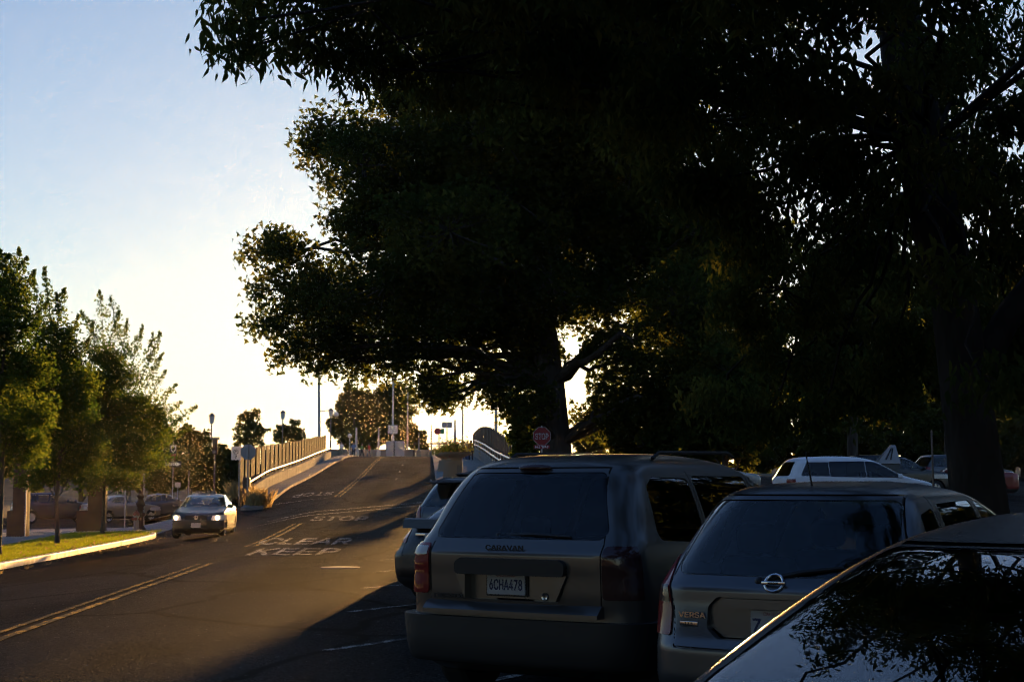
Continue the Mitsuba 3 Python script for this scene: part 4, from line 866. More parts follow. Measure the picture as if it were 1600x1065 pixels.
# ------------------------------------------------------------------ left plaza: rusty pillars, hydrant, ornate post
def pillar(label, px0, px1, depth, pyt, stub=None):
    x0, y, g = ground_at(px0, depth); x1 = ground_at(px1, depth)[0]; top = zpx(pyt, depth); k = thing('pillar', label, 'pillar', 'rusty steel pillars on the left plaza')
    w = x1 - x0
    part(k, 'shaft', rbox(x0, x1, y, y + w, g - .1, top, .015), 'rust'); part(k, 'cap', rbox(x0 - .04, x1 + .04, y - .04, y + w + .04, top, top + .06, .01), 'rust')
    part(k, 'edge_strip', box(x1 - .03, x1 + .015, y - .02, y + .03, g, top), 'galvanised', False)
    if stub: part(k, 'bench_block', rbox(ground_at(stub[0], depth)[0], x0 - .005, y + .05, y + w * .9, g - .1, zpx(stub[1], depth), .02), 'rust')
pillar('rusty steel pillar nearest the left edge with a low block beside it', 24, 45, 53, 640, (15, 797)); pillar('rusty steel pillar farther along the plaza behind the second street tree', 141, 165, 58, 650, (123, 797))
x, y, g = ground_at(217, 57); g += .135; k = thing('fire_hydrant', 'short fire hydrant with rusty red cap and pale body on the grass verge', 'fire hydrant')
part(k, 'barrel', revolve([(0, g), (.15, g), (.15, g + .05), (.10, g + .06), (.10, g + .50), (.13, g + .51), (.13, g + .55), (0, g + .55)], 20).apply_translation([x, y, 0]), 'silver_paint')
part(k, 'bonnet', revolve([(.12, g + .55), (.115, g + .62), (.07, g + .69), (.03, g + .71), (.03, g + .76), (0, g + .76)], 20).apply_translation([x, y, 0]), 'red_paint')
for a in (0, 90, 180): part(k, 'outlet', tm(m3.Manifold.cylinder(.10, .055, .055, 14).rotate((0, 90, 0)).translate((.07, 0, 0)).rotate((0, 0, -a)).translate((x, y, g + .42))), 'red_paint')
x, y, g = ground_at(223, 59); k = thing('lamp_post', 'ornate sunlit lamp post with bulging turned base behind the hydrant', 'lamp post')
part(k, 'turned_base', revolve([(0, g), (.22, g), (.22, g + .12), (.14, g + .2), (.12, g + .55), (.17, g + .62), (.17, g + .70), (.10, g + .76), (.13, g + .95), (.19, g + 1.05), (.13, g + 1.16), (.09, g + 1.25), (.15, g + 1.36), (.08, g + 1.46), (0, g + 1.46)], 20).apply_translation([x, y, 0]), 'rust')
part(k, 'pole', tube([(x, y, g + 1.4), (x, y, g + 4.4)], [.07, .05], 10), 'rust'); part(k, 'lantern', revolve([(0, g + 4.35), (.1, g + 4.4), (.2, g + 4.9), (.03, g + 5.1), (0, g + 5.2)], 12).apply_translation([x, y, 0]), 'opal')
plain = ground_at(228, 60); single('post', tube([(plain[0], plain[1], plain[2]), (plain[0], plain[1], plain[2] + 3.2)], .035, 8), 'galvanised', 'thin straight post just right of the ornate lamp post', 'post')
plain = ground_at(199, 66); single('post', tube([(plain[0], plain[1], plain[2]), (plain[0], plain[1], plain[2] + 2.2)], .03, 8), 'galvanised', 'thin grey post between the grey sedan and the hydrant', 'post')
# low retaining wall of the left corner
rt = thing('retaining_wall', 'low concrete retaining wall along the corner bed at left', 'wall')
for i in range(3):
    x0, y0 = -22.6 + i * 1.9, 88.6 - i * 2.0; g = float(Gxy(x0, y0))
    m_ = rbox(-.95, .95, -.15, .15, g - .2, g + .75, .02); m_.apply_transform(trimesh.transformations.rotation_matrix(-math.atan2(2.0, 1.9) + .02, [0, 0, 1])); m_.vertices[:, 0] *= 1.42; m_.apply_translation([x0, y0, 0]); part(rt, 'block', m_, 'concrete')

# ------------------------------------------------------------------ planters on the right pavement
def planter(label, px, depth, rs):
    x, y, _ = ground_at(px, depth); g = float(Gxy(x, y)) + .15; k = thing('planter', label, 'planter', 'stone planters along the right pavement'); s = depth / F_PX
    w = 11.5 * s; top = zpx(719, depth)
    part(k, 'pedestal', tm(m3.Manifold.hull_points(np.array([(x + a * w * q, y + b * w * q, z) for a in (-1, 1) for b in (-1, 1) for z, q in ((g - .1, 1.08), (top, .9))]))), 'terracotta', False)
    part(k, 'recess_panel', box(x + .25 * w, x + .75 * w, y - w * 1.02, y - w * .9, g + .55, top - .25), 'wood', False)
    part(k, 'bowl', revolve([(0, top), (.30, top), (.36, top + .12), (.74, top + .30), (.80, top + .42), (.72, top + .42), (.65, top + .34), (0, top + .30)], 28).apply_translation([x, y, 0]), 'terracotta')
    r = np.random.default_rng(rs); n = 900
    c = r.normal(0, 1, (n, 3)) * [.42, .42, .22] + [x, y, top + .62]; c[:, 2] = np.maximum(c[:, 2], top + .38)
    part(k, 'foliage', leaf_cloud(c, .13, LANCE, r), 'leaf', False, kind='stuff')
    n = 130; c = r.normal(0, 1, (n, 3)) * [.42, .42, .2] + [x, y, top + .72]; part(k, 'flowers', leaf_cloud(c, .11, LANCE, r), 'flower_red' if rs % 2 else 'flower_yellow', False, kind='stuff')

# ------------------------------------------------------------------ foliage
LANCE = (np.array([(0, 0, 0), (.13, .20, .04), (.17, .48, .05), (0, 1.1, -.10), (-.17, .48, .05), (-.13, .20, .04)]) - [0, .4, 0], np.array([(0, 1, 5), (1, 2, 4), (1, 4, 5), (2, 3, 4)]))
OVAL = (np.array([(0, 0, 0), (.32, .35, .05), (.25, .75, .02), (0, 1.05, -.08), (-.25, .75, .02), (-.32, .35, .05)]) - [0, .4, 0], np.array([(0, 1, 2), (0, 2, 3), (0, 3, 4), (0, 4, 5)]))
STAR3 = (np.array([(0, -.05, 0), (.58, .15, .06), (.22, .42, .02), (0, 1.05, -.08), (-.22, .42, .02), (-.58, .15, .06)]) - [0, .35, 0], np.array([(0, 1, 2), (0, 2, 4), (2, 3, 4), (0, 4, 5)]))
_st = [(0, 0), (.30, -.05), (.55, .15), (.30, .35), (.50, .80), (.17, .62), (0, 1.05), (-.17, .62), (-.50, .80), (-.30, .35), (-.55, .15), (-.30, -.05)]
STAR = (np.array([(a, b, .12 * abs(a)) for a, b in _st]) - [0, .4, 0], np.array([(0, 1, 3), (1, 2, 3), (0, 3, 5), (3, 4, 5), (0, 5, 7), (5, 6, 7), (0, 7, 9), (7, 8, 9), (0, 9, 11), (9, 10, 11)]))
def leaf_cloud(c, size, tpl, r, droop=0.0, flat=0.5):
    n = len(c); V, Fc = tpl
    d = r.normal(0, 1, (n, 3)); d[:, 2] = d[:, 2] * (1 - .5 * droop) - droop * 1.6; d /= np.linalg.norm(d, axis=1, keepdims=True)
    nn = r.normal(0, 1, (n, 3)) * (1 - flat) + [0, 0, flat]; nn -= d * (nn * d).sum(1, keepdims=True); nn /= np.linalg.norm(nn, axis=1, keepdims=True) + 1e-9
    x = np.cross(d, nn); s = size * r.uniform(.65, 1.3, (n, 1, 1))
    v = c[:, None] + s * (V[None, :, :1] * x[:, None] + V[None, :, 1:2] * d[:, None] + V[None, :, 2:] * nn[:, None])
    f = Fc[None] + (np.arange(n) * len(V))[:, None, None]
    return v.reshape(-1, 3), f.reshape(-1, 3)

for px, dep, lab, s_ in ((712, 76, 'large stone planter bowl with plants on a pedestal, nearest of the bridge planters', 1), (705, 90, 'second planter with red flowers behind the nearest planter', 3), (697, 106, 'third planter along the right pavement towards the crest', 2)): planter(lab, px, dep, s_)

def bez(a, b, c_, n): u = np.linspace(0, 1, n)[:, None]; return (1 - u) ** 2 * a + 2 * u * (1 - u) * b + u ** 2 * c_

def tree(name, label, cat, base, trunk, clumps, leaf, size, n_leaf, mat, rs, group=None, twig_r=.45, n_twig=10, droop=0.0, wood='bark', min_j=1, limb_r=.12, flare=1.5, trunk_r=.3, tr_sides=14, limbs=True, hollow=.45, keep=None, shoots=()):
    """trunk: list of points; clumps: rows of x, y, z, radius. Leaves sit in little sprays around twig ends spread through the clumps."""
    r = np.random.default_rng(rs); k = thing(name, label, cat, group); base = np.array(base, float)
    tp = np.array(trunk, float); L = len(tp)
    rad = trunk_r * (1 - .6 * np.linspace(0, 1, L)); rad[0] *= flare
    part(k, 'trunk', tube(tp, rad, tr_sides), wood, True)
    cl = np.array(clumps, float); tot = (cl[:, 3] ** 2).sum(); pts = []; tw = []
    for q in cl:
        m = max(3, int(n_twig * len(cl) * q[3] ** 2 / tot))
        d = r.normal(0, 1, (m, 3)); d /= np.linalg.norm(d, axis=1, keepdims=True)
        e = q[:3] + d * q[3] * (r.uniform(hollow ** 2, 1, (m, 1)) ** .5) * [1, 1, .85]
        if keep is not None: e = e[keep(e)]
        pts.append(e)
        j = np.argmin(np.linalg.norm(tp - (q[:3] - [0, 0, q[3] * .8]), axis=1) + .6 * np.maximum(0, tp[:, 2] - q[2])); a = tp[max(min_j, min(j, L - 1))]
        mid = (a + q[:3]) / 2 + [0, 0, .12 * np.linalg.norm(q[:3] - a)] + r.normal(0, .05, 3) * np.linalg.norm(q[:3] - a)
        if limbs:
            lp = bez(a, mid, q[:3], 10); lp[2:-1] += r.normal(0, .022, (7, 3)) * np.linalg.norm(q[:3] - a)
            if keep is None or keep(lp).all(): part(k, 'limb', tube(lp, np.linspace(min(limb_r * (.6 + q[3] * .25), trunk_r * .6), limb_r * .3, 10), 7), wood, True)
        for p in e[:: max(1, int(len(e) / 40))]: tw.append(tube(bez(q[:3], (q[:3] + p) / 2 + r.normal(0, .1, 3) * q[3], p, 4), [limb_r * .28, limb_r * .2, limb_r * .13, limb_r * .06], 3, False))
    if tw: part(k, 'twigs', cat_(tw), wood, True, kind='stuff')
    e = np.vstack(pts); per = max(1, int(n_leaf / len(e)))
    c = np.repeat(e, per, 0) + np.clip(r.normal(0, 1, (len(e) * per, 3)), -1.7, 1.7) * twig_r * .55 * [1, 1, .8]
    for (a, b, n_s, w_s) in shoots:
        a, b = np.array(a), np.array(b); u = r.uniform(0, 1, (n_s, 1)); mid = (a + b) / 2 + r.normal(0, .04, 3) * np.linalg.norm(b - a)
        c = np.vstack([c, (1 - u) ** 2 * a + 2 * u * (1 - u) * mid + u ** 2 * b + r.normal(0, 1, (n_s, 3)) * w_s * (1.1 - u)])
        part(k, 'shoot', tube(bez(a, mid, b, 6), np.linspace(.018, .004, 6), 4), wood, True)
    if keep is not None: c = c[keep(c)]
    part(k, 'crown', leaf_cloud(c, size, leaf, r, droop), mat, False, kind='stuff')
    return k

def P3(px, py, depth): return np.array([(px - 800) / F_PX * depth, depth, CAM_Z + (760 - py) / F_PX * depth])

# the great plane tree whose crown fills the middle of the view
rg = np.random.default_rng(11); D0 = 60.0; PXM = D0 / F_PX
syc = [(520,195,52),(505,240,40),(560,265,75),(600,190,70),(560,350,62),(455,395,48),(415,395,30),(440,450,45),(410,495,36),(480,520,55),(530,560,34),(590,555,45),(635,540,40),(520,460,75),(600,450,85),(620,340,90),
       (660,250,95),(700,350,100),(700,450,85),(690,530,40),(685,580,34),(690,615,24),(655,575,26),(760,525,48),(770,575,34),(800,600,28),(830,560,45),(760,190,100),(790,300,110),(790,420,100),(860,440,75),(850,500,48),(880,330,110),(900,200,120),(880,80,120),(740,80,110),
       (960,440,85),(985,330,110),(1000,200,120),(960,520,42),(1000,575,52),(960,620,36),(985,655,34),(1060,480,100),(1090,360,110),(1050,600,60),(1110,580,75),(1020,90,120),(870,-40,120),(740,-20,100),(1000,-40,120),(640,120,60),(620,20,60),(845,640,20),(815,640,16),(465,545,40),(505,575,26),(560,575,26),(615,570,26),(570,520,60),(660,500,70),(720,510,55),(735,560,24),(688,640,17),(668,615,18),(705,605,16),(800,630,20),(825,655,20),(800,530,50),(840,530,46),(920,450,60),(955,520,30),(945,585,24),(915,562,13),(925,640,16),(940,610,16),(990,560,40),(1010,640,40),(955,650,30),(930,655,22),(820,470,70),(770,470,60),(850,610,26),(765,600,20),(780,625,16),(800,635,14)]
cl = []
for (px, py, rp) in syc:
    if (px, py) in ((920, 520), (850, 500)): continue
    for dd in ((-1, 1) if rp > 70 else (0,)):
        q = P3(px + rg.normal(0, 6), py + rg.normal(0, 6), D0 + dd * rg.uniform(2.5, 6.5) + rg.normal(0, 1.5)); cl.append((*q, rp * PXM * (1 if dd == 0 else .92)))
bx, by = 1.78, D0; bg = float(Gxy(bx, by))
sun_v = np.array(SUN)
tree('plane_tree', 'huge broad plane tree with thick flaring trunk behind the STOP sign', 'tree', (bx, by, bg),
     [(bx, by, bg - .3), (bx, by, bg + .8), (bx - .05, by, bg + 2.5), (bx - .25, by, bg + 5), (bx - .6, by, bg + 8), (bx - 1.0, by + .2, bg + 11), (bx - 1.3, by, bg + 15), (bx - 1.2, by, bg + 20)],
     cl, STAR3, .205, 215000, 'leaf', 5, twig_r=.75, n_twig=24, droop=.35, limb_r=.16, flare=1.45, trunk_r=.76, tr_sides=20, hollow=.3,
     keep=lambda c: ~((np.abs(c[:, 0] - 2.42) < .24) & (np.abs(c[:, 2] - 7.05) < .32) | (np.abs(c[:, 0] - 2.74) < .27) & (np.abs(c[:, 2] - 5.55) < .75)))   # a gap in the crown right of the trunk, where the sun comes through

# nearer broad tree at right: long drooping leaves reach over the road and over the camera
D1 = 22.0; rg = np.random.default_rng(21)
near = [(1500,430,52,18.5),(1465,250,55,19),(1535,590,45,18.5),(1420,120,50,19),(1485,60,55,20),(1590,150,70,22),(1480,130,60,23),(1570,330,60,21),(330,15,42,18),(400,50,45,19),(390,-20,60,20),(470,60,55,20),(520,70,50,20),(580,100,42,21),(620,80,55,21),(560,0,80,20),(680,110,50,22),(720,90,70,21),(770,150,42,22),(820,120,60,23),(700,0,90,21),(860,30,100,20),(900,140,70,22),(980,80,110,21),(1010,200,80,23),(1080,140,110,19),(1100,290,90,22),(1180,60,120,20),
        (1190,220,110,24),(1180,360,90,22),(1230,450,80,24),(1280,140,80,20),(1300,280,110,22),(1320,400,70,25),(1250,560,70,26),(1170,520,60,25),(1130,640,55,27),(1200,650,50,26),(1270,655,38,25),(1340,600,60,27),(1400,560,70,24),(1380,320,70,26),(1420,430,70,27),(1460,160,70,26),(1565,70,80,24),(1570,240,85,26),(1600,380,90,25),(1590,500,80,27),(1620,600,60,27),(1500,560,60,27),(1510,300,60,28),(1340,-10,80,17),(1500,-50,90,18),(1200,-60,140,16),(1000,-70,130,17),(800,-80,130,18),(640,-90,110,19),(480,-60,80,19)]
cl = []
for (px, py, rp, dd) in near:
    q = P3(px + rg.normal(0, 5), py + rg.normal(0, 5), dd); cl.append((*q, rp * dd / F_PX * 1.05))
for _ in range(26):   # the part of the crown that hangs over the cars and the camera
    a = rg.uniform(0, 2 * math.pi); rr = rg.uniform(1.5, 10); q = (6.0 + rr * math.cos(a) * .9, 13 + rr * math.sin(a), rg.uniform(8.5, 15)); cl.append((*q, rg.uniform(1.0, 1.7)))
bx, by = ground_at(1535, 22)[:2]; bg = float(Gxy(bx, by))
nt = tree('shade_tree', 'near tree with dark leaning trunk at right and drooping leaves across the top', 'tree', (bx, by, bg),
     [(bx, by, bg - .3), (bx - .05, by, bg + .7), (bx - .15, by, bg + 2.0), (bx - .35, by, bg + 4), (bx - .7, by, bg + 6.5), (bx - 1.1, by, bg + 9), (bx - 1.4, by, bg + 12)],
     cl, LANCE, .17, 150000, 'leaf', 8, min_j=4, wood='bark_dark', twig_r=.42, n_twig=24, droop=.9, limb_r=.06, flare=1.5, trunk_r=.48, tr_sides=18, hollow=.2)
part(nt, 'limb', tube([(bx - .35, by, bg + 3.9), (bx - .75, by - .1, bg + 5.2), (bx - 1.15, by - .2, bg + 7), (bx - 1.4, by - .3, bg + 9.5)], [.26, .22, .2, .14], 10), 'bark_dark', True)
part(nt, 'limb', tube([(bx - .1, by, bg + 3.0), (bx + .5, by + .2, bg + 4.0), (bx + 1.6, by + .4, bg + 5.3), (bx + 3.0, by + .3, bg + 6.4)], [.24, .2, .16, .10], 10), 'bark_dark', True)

def simple_tree(label, px, depth, py_top, rpx, leaf, size, n, mat, rs, name='tree', group=None, py_low=None, cat='tree', n_cl=14, trunk_r=.22, droop=.3, hollow=.35, wid=1.0, base=None):
    r = np.random.default_rng(rs); x, y, g = ground_at(px, depth); g = g if base is None else base; top = zpx(py_top, depth); R = rpx * depth / F_PX; low = g + 1.6 if py_low is None else zpx(py_low, depth)
    H = top - low; cl = []
    for i in range(n_cl):
        u = (i + .5) / n_cl; zz = low + .12 * H + u * H * .8; w = R * (math.sin(math.pi * (.18 + .72 * u)) ** .8); a = i * 2.4 + r.uniform(-.5, .5); rr = w * r.uniform(.25, .8); q = R * r.uniform(.32, .52)
        cl.append((x + rr * math.cos(a) * wid, y + rr * math.sin(a), zz, min(q, H * .4)))
    return tree(name, label, cat, (x, y, g), [(x, y, g - .3), (x, y, g + .6), (x + r.normal(0, .1), y, g + (low - g) + H * .2), (x + r.normal(0, .2), y, low + H * .5), (x, y, low + H * .85)], cl, leaf, size, n, mat, rs, group, twig_r=max(.3, R * .14), n_twig=16, droop=droop, trunk_r=trunk_r, tr_sides=9, limb_r=.07, hollow=hollow)
# the same avenue of shade trees goes on beside and behind the camera (their shade and their mirror image are in the photograph)
for i, (x, y, R) in enumerate(((15, 4, 6.0), (13, -9, 6.5), (9, -19, 6.5), (-10, -22, 7.0), (22, 14, 6.0), (4.5, 2.0, 5.0), (-14, -9, 6.0), (15, 24, 6), (27, 29, 6.5), (31, 18, 6.5), (-14.5, 4, 5.0), (-3, -4, 5.0))):
    rr_ = np.random.default_rng(200 + i); g = float(Gxy(x, y)); low = 5.5 if i in (5, 11) else 2.2
    cl = []
    for j in range(16):
        a = j * 2.4; u = (j + .5) / 16; rad_ = R * .75 * math.sin(math.pi * (.15 + .75 * u)); cl.append((x + rad_ * math.cos(a), y + rad_ * math.sin(a), low + 1.2 + u * R * 1.5, R * .38))
    bx_, by_ = (9.5, 1.0) if i == 5 else (3.5, -6.0) if i == 11 else (x, y)
    tree('shade_tree', 'large shade tree beside or behind the camera, seen only as shade and mirror image', 'tree', (bx_, by_, g), [(bx_, by_, g - .2), (bx_, by_, g + 1), (bx_ + (x - bx_) * .3, by_, g + 3), (bx_ + (x - bx_) * .7, y, g + 6), (x, y, g + 9)], cl, LANCE, .42, 15000, 'leaf', 210 + i, 'shade trees beside and behind the camera', twig_r=.6, n_twig=14, droop=.6, hollow=.1, trunk_r=.35)

# trees further back on the right
for i, (lab, px, dep, top, rp, n) in enumerate((
    ('dark tree behind the right end of the white minivan', 1330, 66, 380, 120, 14000), ('dark leafy tree at the far right edge beyond the red car', 1650, 72, 400, 130, 13000), ('tall dark tree right of the big plane tree, far back', 1130, 84, 300, 150, 15000),
    ('dense dark tree behind the leaning trunk at right', 1480, 84, 420, 120, 12000))):
    simple_tree(lab, px, dep, top, rp, STAR, .34, n, 'leaf', 40 + i, py_low=650, trunk_r=.3)
simple_tree('low bushy tree hanging beside the roof of the grey minivan', 1010, 58, 600, 75, OVAL, .22, 9000, 'leaf', 51, py_low=725, trunk_r=.12, n_cl=12)
simple_tree('low bushy tree in front of the tail of the white minivan', 1130, 50, 560, 95, OVAL, .22, 12000, 'leaf', 52, py_low=728, trunk_r=.14, n_cl=12)
for i, (lab, px, dep, top, rp) in enumerate((('far dark bush behind the low trees at centre right', 960, 120, 640, 60), ('far dark bush at right of the centre', 1080, 125, 610, 90), ('far dark bush beyond the white minivan', 1220, 120, 590, 90), ('far dark bush behind the white board', 1370, 118, 570, 100),
                                   ('far dark bush beyond the leaning trunk', 1520, 120, 560, 100), ('far dark bush at the right edge', 1670, 115, 560, 90), ('low far bush between the white minivan and the big trunk, left of the board', 1300, 98, 660, 45), ('low far bush right of the white board', 1440, 104, 640, 50), ('low far bush under the crown right of the leaning trunk', 1595, 98, 630, 50))):
    simple_tree(lab, px, dep, top, rp, STAR, .5, 7000, 'leaf', 60 + i, name='bush', cat='bush', py_low=742, n_cl=10, trunk_r=.12, hollow=.2)

# street trees on the left verge
def street_tree(label, px, depth, spec, rs, n, shoots=()):
    r = np.random.default_rng(rs); x, y, g = ground_at(px, depth); g += .13; cl = []
    for (qx, qy, qr) in spec:
        p = P3(qx, qy, depth + r.normal(0, .8)); cl.append((*p, qr * depth / F_PX))
    tp = [(x, y, g - .2), (x, y, g + .3), (x + r.normal(0, .03), y, g + 1.3), (x + r.normal(0, .06), y, g + 2.6), (x + r.normal(0, .1), y, g + 4.2), (x + r.normal(0, .1), y, g + 5.8)]
    return tree('street_tree', label, 'tree', (x, y, g), tp, cl, OVAL, .10, n, 'leaf_light', rs, 'young street trees on the left verge', twig_r=.36, n_twig=11, droop=.0, limb_r=.03, flare=1.35, trunk_r=.075, tr_sides=10, hollow=.25, shoots=[(P3(a, b, depth + r.normal(0, .5)), P3(c_, d, depth + r.normal(0, .5)), int(10 + 2.8 * math.hypot(c_ - a, d - b)), 1.5 * w * depth / F_PX) for (a, b, c_, d, w) in shoots])
street_tree('young street tree at the left edge of the view, nearest on the verge', 5, 37.7, [(10,450,34),(-30,470,55),(25,500,34),(-10,570,60),(38,560,34),(0,650,60),(-60,620,75),(45,640,40),(25,690,42),(50,580,28),(55,690,30),(-40,720,45),(-5,520,40)], 71, 27000,
    [(10,440,22,386,7),(0,440,-8,388,7),(25,470,48,420,6),(35,520,70,470,6),(40,600,75,560,6),(15,430,35,400,5),(-5,420,8,395,5)])
street_tree('second young street tree from the left edge, slim trunk on the grass verge', 95, 45.4, [(80,520,30),(60,555,32),(102,565,36),(70,620,46),(110,630,40),(60,680,42),(105,690,44),(128,655,30),(85,735,32),(118,738,26),(95,590,34),(130,600,28),(45,600,30),(135,700,30),(60,735,26)], 72, 27000,
    [(72,520,45,425,6),(75,500,62,415,5),(85,510,95,450,6),(60,540,30,480,6),(100,550,118,490,6),(90,500,82,455,5),(110,580,138,525,5)])
street_tree('third young street tree with golden lower leaves, nearest the driving sedan', 165, 54, [(165,555,28),(143,560,22),(190,560,20),(195,600,30),(150,610,40),(215,620,22),(180,650,42),(225,650,30),(132,665,36),(247,676,20),(205,690,40),(160,705,42),(225,708,30),(175,745,30),(205,748,24),(132,722,32),(238,722,16),(170,600,36),(185,700,46),(222,680,30),(160,660,44),(205,640,34),(150,740,30)], 73, 36000,
    [(158,545,150,452,7),(150,530,122,485,5),(165,540,182,485,6),(185,560,196,500,6),(200,590,220,508,6),(215,600,248,518,6),(225,610,252,552,5),(230,630,258,578,5),(235,670,283,628,7),(240,680,308,634,7),(255,672,285,655,7),(240,640,275,600,6),(245,700,300,668,6),(235,725,275,715,6),(110,640,100,590,6),(175,500,168,462,5),(230,570,236,520,5),(130,600,118,545,5),(190,540,175,500,5),(145,560,140,500,6)])

# trees and shrubs on the far left and beyond the bridge
for i, (lab, px, dep, top, rp, n) in enumerate((('tall dark tree behind the cars of the left car park, at the left edge', -40, 104, 560, 120, 9000), ('tall dark tree behind the blue sport utility', 60, 108, 590, 90, 9000), ('tall dark tree behind the tan sedan', 130, 112, 600, 80, 8000), ('dark tree behind the grey sedan in the left car park', 205, 110, 640, 70, 8000))):
    simple_tree(lab, px, dep, top, rp, STAR, .45, n, 'leaf', 80 + i, py_low=752, hollow=.2)
for i, (lab, px, dep, top, rp) in enumerate((('tall loose shrub with sunlit top left of the traffic signal', 262, 112, 672, 34), ('dark shrub left of the traffic signal, third along the hedge', 300, 116, 662, 34), ('dark shrub right of the traffic signal', 352, 118, 698, 30), ('dark shrub behind the white parking sign', 388, 124, 700, 28), ('dark shrub under the shield route marker', 240, 106, 700, 30), ('rounded dark shrub between signal and route marker', 325, 110, 694, 32))):
    simple_tree(lab, px, dep, top, rp, OVAL, .30, 6000, 'leaf', 90 + i, name='shrub', cat='shrub', py_low=772, n_cl=10, trunk_r=.06, hollow=.2, base=float(Gxy(*ground_at(px, dep)[:2])))
simple_tree('airy pale tree standing alone above the left screen', 388, 165, 636, 30, OVAL, .34, 2600, 'leaf', 101, py_low=706, trunk_r=.14, n_cl=9, hollow=.3, base=0.0)
simple_tree('round low tree behind the left screen, under the lamp posts', 450, 175, 662, 34, OVAL, .34, 3000, 'leaf', 105, py_low=712, trunk_r=.14, n_cl=9, hollow=.3, base=0.0)
simple_tree('round tree beyond the crest, left one of two', 553, 225, 606, 42, STAR3, .42, 15000, 'leaf', 102, py_low=705, trunk_r=.3, n_cl=13)
simple_tree('broad round tree beyond the crest, right one of two', 608, 232, 602, 52, STAR3, .42, 20000, 'leaf', 103, py_low=708, trunk_r=.3, n_cl=15)
simple_tree('small dark tree under the bright sky beyond the crest', 652, 236, 668, 22, STAR, .5, 2500, 'leaf', 104, py_low=708, n_cl=8)
for i, (lab, px, dep) in enumerate((('leafy shrub beside the STOP sign at the foot of the trunk', 815, 66), ('sunlit yellow shrub left of the thick trunk', 826, 70))):
    simple_tree(lab, px, dep, 640 + 15 * i, 20, OVAL, .2, 2500, 'leaf_light', 110 + i, name='shrub', cat='shrub', py_low=735, n_cl=8, trunk_r=.05)

# dry grasses at the head of the left screen
r = np.random.default_rng(5)
def blades(cx, cy, n, spread, h, w, r, lean=.35):
    p = r.normal(0, 1, (n, 2)) * spread + [cx, cy]; z = Gxy(p[:, 0], p[:, 1]) + .02; hh = h * r.uniform(.5, 1.15, n); a = r.uniform(0, 2 * math.pi, n); ln = r.normal(0, lean, (n, 2)) * hh[:, None]
    b = np.stack([np.cos(a), np.sin(a)], 1) * w
    v = np.stack([np.column_stack([p - b, z]), np.column_stack([p + b, z]), np.column_stack([p + ln * .35 + b * .6, z + hh * .6]), np.column_stack([p + ln, z + hh])], 1).reshape(-1, 3)
    i = np.arange(n)[:, None] * 4; return trimesh.Trimesh(v, np.vstack([i + [0, 1, 2], i + [0, 2, 3]]), process=False)
for j, (px, dep) in enumerate(((398, 71), (385, 73.5), (410, 70), (372, 76), (310, 84), (285, 88))):
    x, y, g = ground_at(px, dep); single('ornamental_grass', blades(x, y, 260, .22, .85, .010, r, .22), 'dry_grass', ('golden dry grass clump at the foot of the parking sign', 'dry grass clump just left of the parking sign post', 'sunlit grass clump before the end of the left handrail', 'straw coloured grass clump behind the driving sedan', 'dry grass clump under the thin post at left', 'dry grass clump beside the shield route marker post')[j], 'grass clump', False, group='dry grass clumps at the left corner')

# verge lawn
n = 60000; tt = 14 + 43 * r.uniform(0, 1, n); s_ = -9.7 - r.uniform(0, 1, n) * (1.6 + 1.7 * sm(30, 57, tt)); X, Y = xy(s_, tt); Z = G(s_, tt) + .13
h = r.uniform(.03, .085, n) * (1 + .6 * (meshkit.noise(np.stack([X * 1.2, Y * 1.2, 0 * X], 1)) - .4)); a = r.uniform(0, 2 * math.pi, n); b = np.stack([np.cos(a), np.sin(a)], 1) * .006; ln = r.normal(0, .5, (n, 2)) * h[:, None]; p = np.stack([X, Y], 1)
v_ = np.stack([np.column_stack([p - b, Z]), np.column_stack([p + b, Z]), np.column_stack([p + ln, Z + h])], 1).reshape(-1, 3)
single('lawn', trimesh.Trimesh(v_, np.arange(3 * n).reshape(-1, 3), process=False), 'grass_blade', 'short sunlit grass growing on the verge along the left kerb', 'grass', False, kind='stuff')

n = 260; tt = r.uniform(26, 57, n); s_ = -9.55 - r.uniform(0, 1, n) ** 2 * 2.6; X, Y = xy(s_, tt); Z = G(s_, tt) + np.where(s_ > -9.66, .155, .19)
m_ = np.arange(n) % 3 == 0; s_[m_] = -9.2 + r.uniform(-.15, .35, m_.sum()); X, Y = xy(s_, tt); Z[m_] = G(s_[m_], tt[m_]) + .012
single('fallen_leaves', leaf_cloud(np.stack([X, Y, Z], 1), .09, OVAL, r, 0, 1.0), 'dry_grass', 'dry fallen leaves scattered along the left kerb and gutter', 'leaves', False, kind='stuff')

# white leaning board and a thin post at right
x, y, g = ground_at(1388, 56); w = .42; k = thing('folding_board', 'white folding board with dark slots leaning behind the white minivan', 'board'); zt = zpx(695, 56); zb = zpx(724, 56)
part(k, 'front_panel', tm(m3.Manifold.hull_points(np.array([(x - .45, y, zb), (x + .42, y, zb), (x + .30, y + .25, zt), (x + .12, y + .25, zt), (x - .45, y + .04, zb), (x + .42, y + .04, zb), (x + .30, y + .29, zt), (x + .12, y + .29, zt)]))), 'sign_grey', False)
part(k, 'back_panel', tm(m3.Manifold.hull_points(np.array([(x - .45, y + .6, zb), (x + .42, y + .6, zb), (x + .30, y + .31, zt), (x + .12, y + .31, zt), (x - .45, y + .64, zb), (x + .42, y + .64, zb), (x + .30, y + .35, zt), (x + .12, y + .35, zt)]))), 'sign_grey', False)
for o in (-.12, .06): part(k, 'slot', tube([(x + o, y + .02, zb + .15), (x + o * .3 + .17, y + .19, zt - .12)], .025, 6), 'sign_black')
part(k, 'stand', box(x - .4, x + .4, y + .05, y + .55, g - .05, zb), 'pole_paint', False)
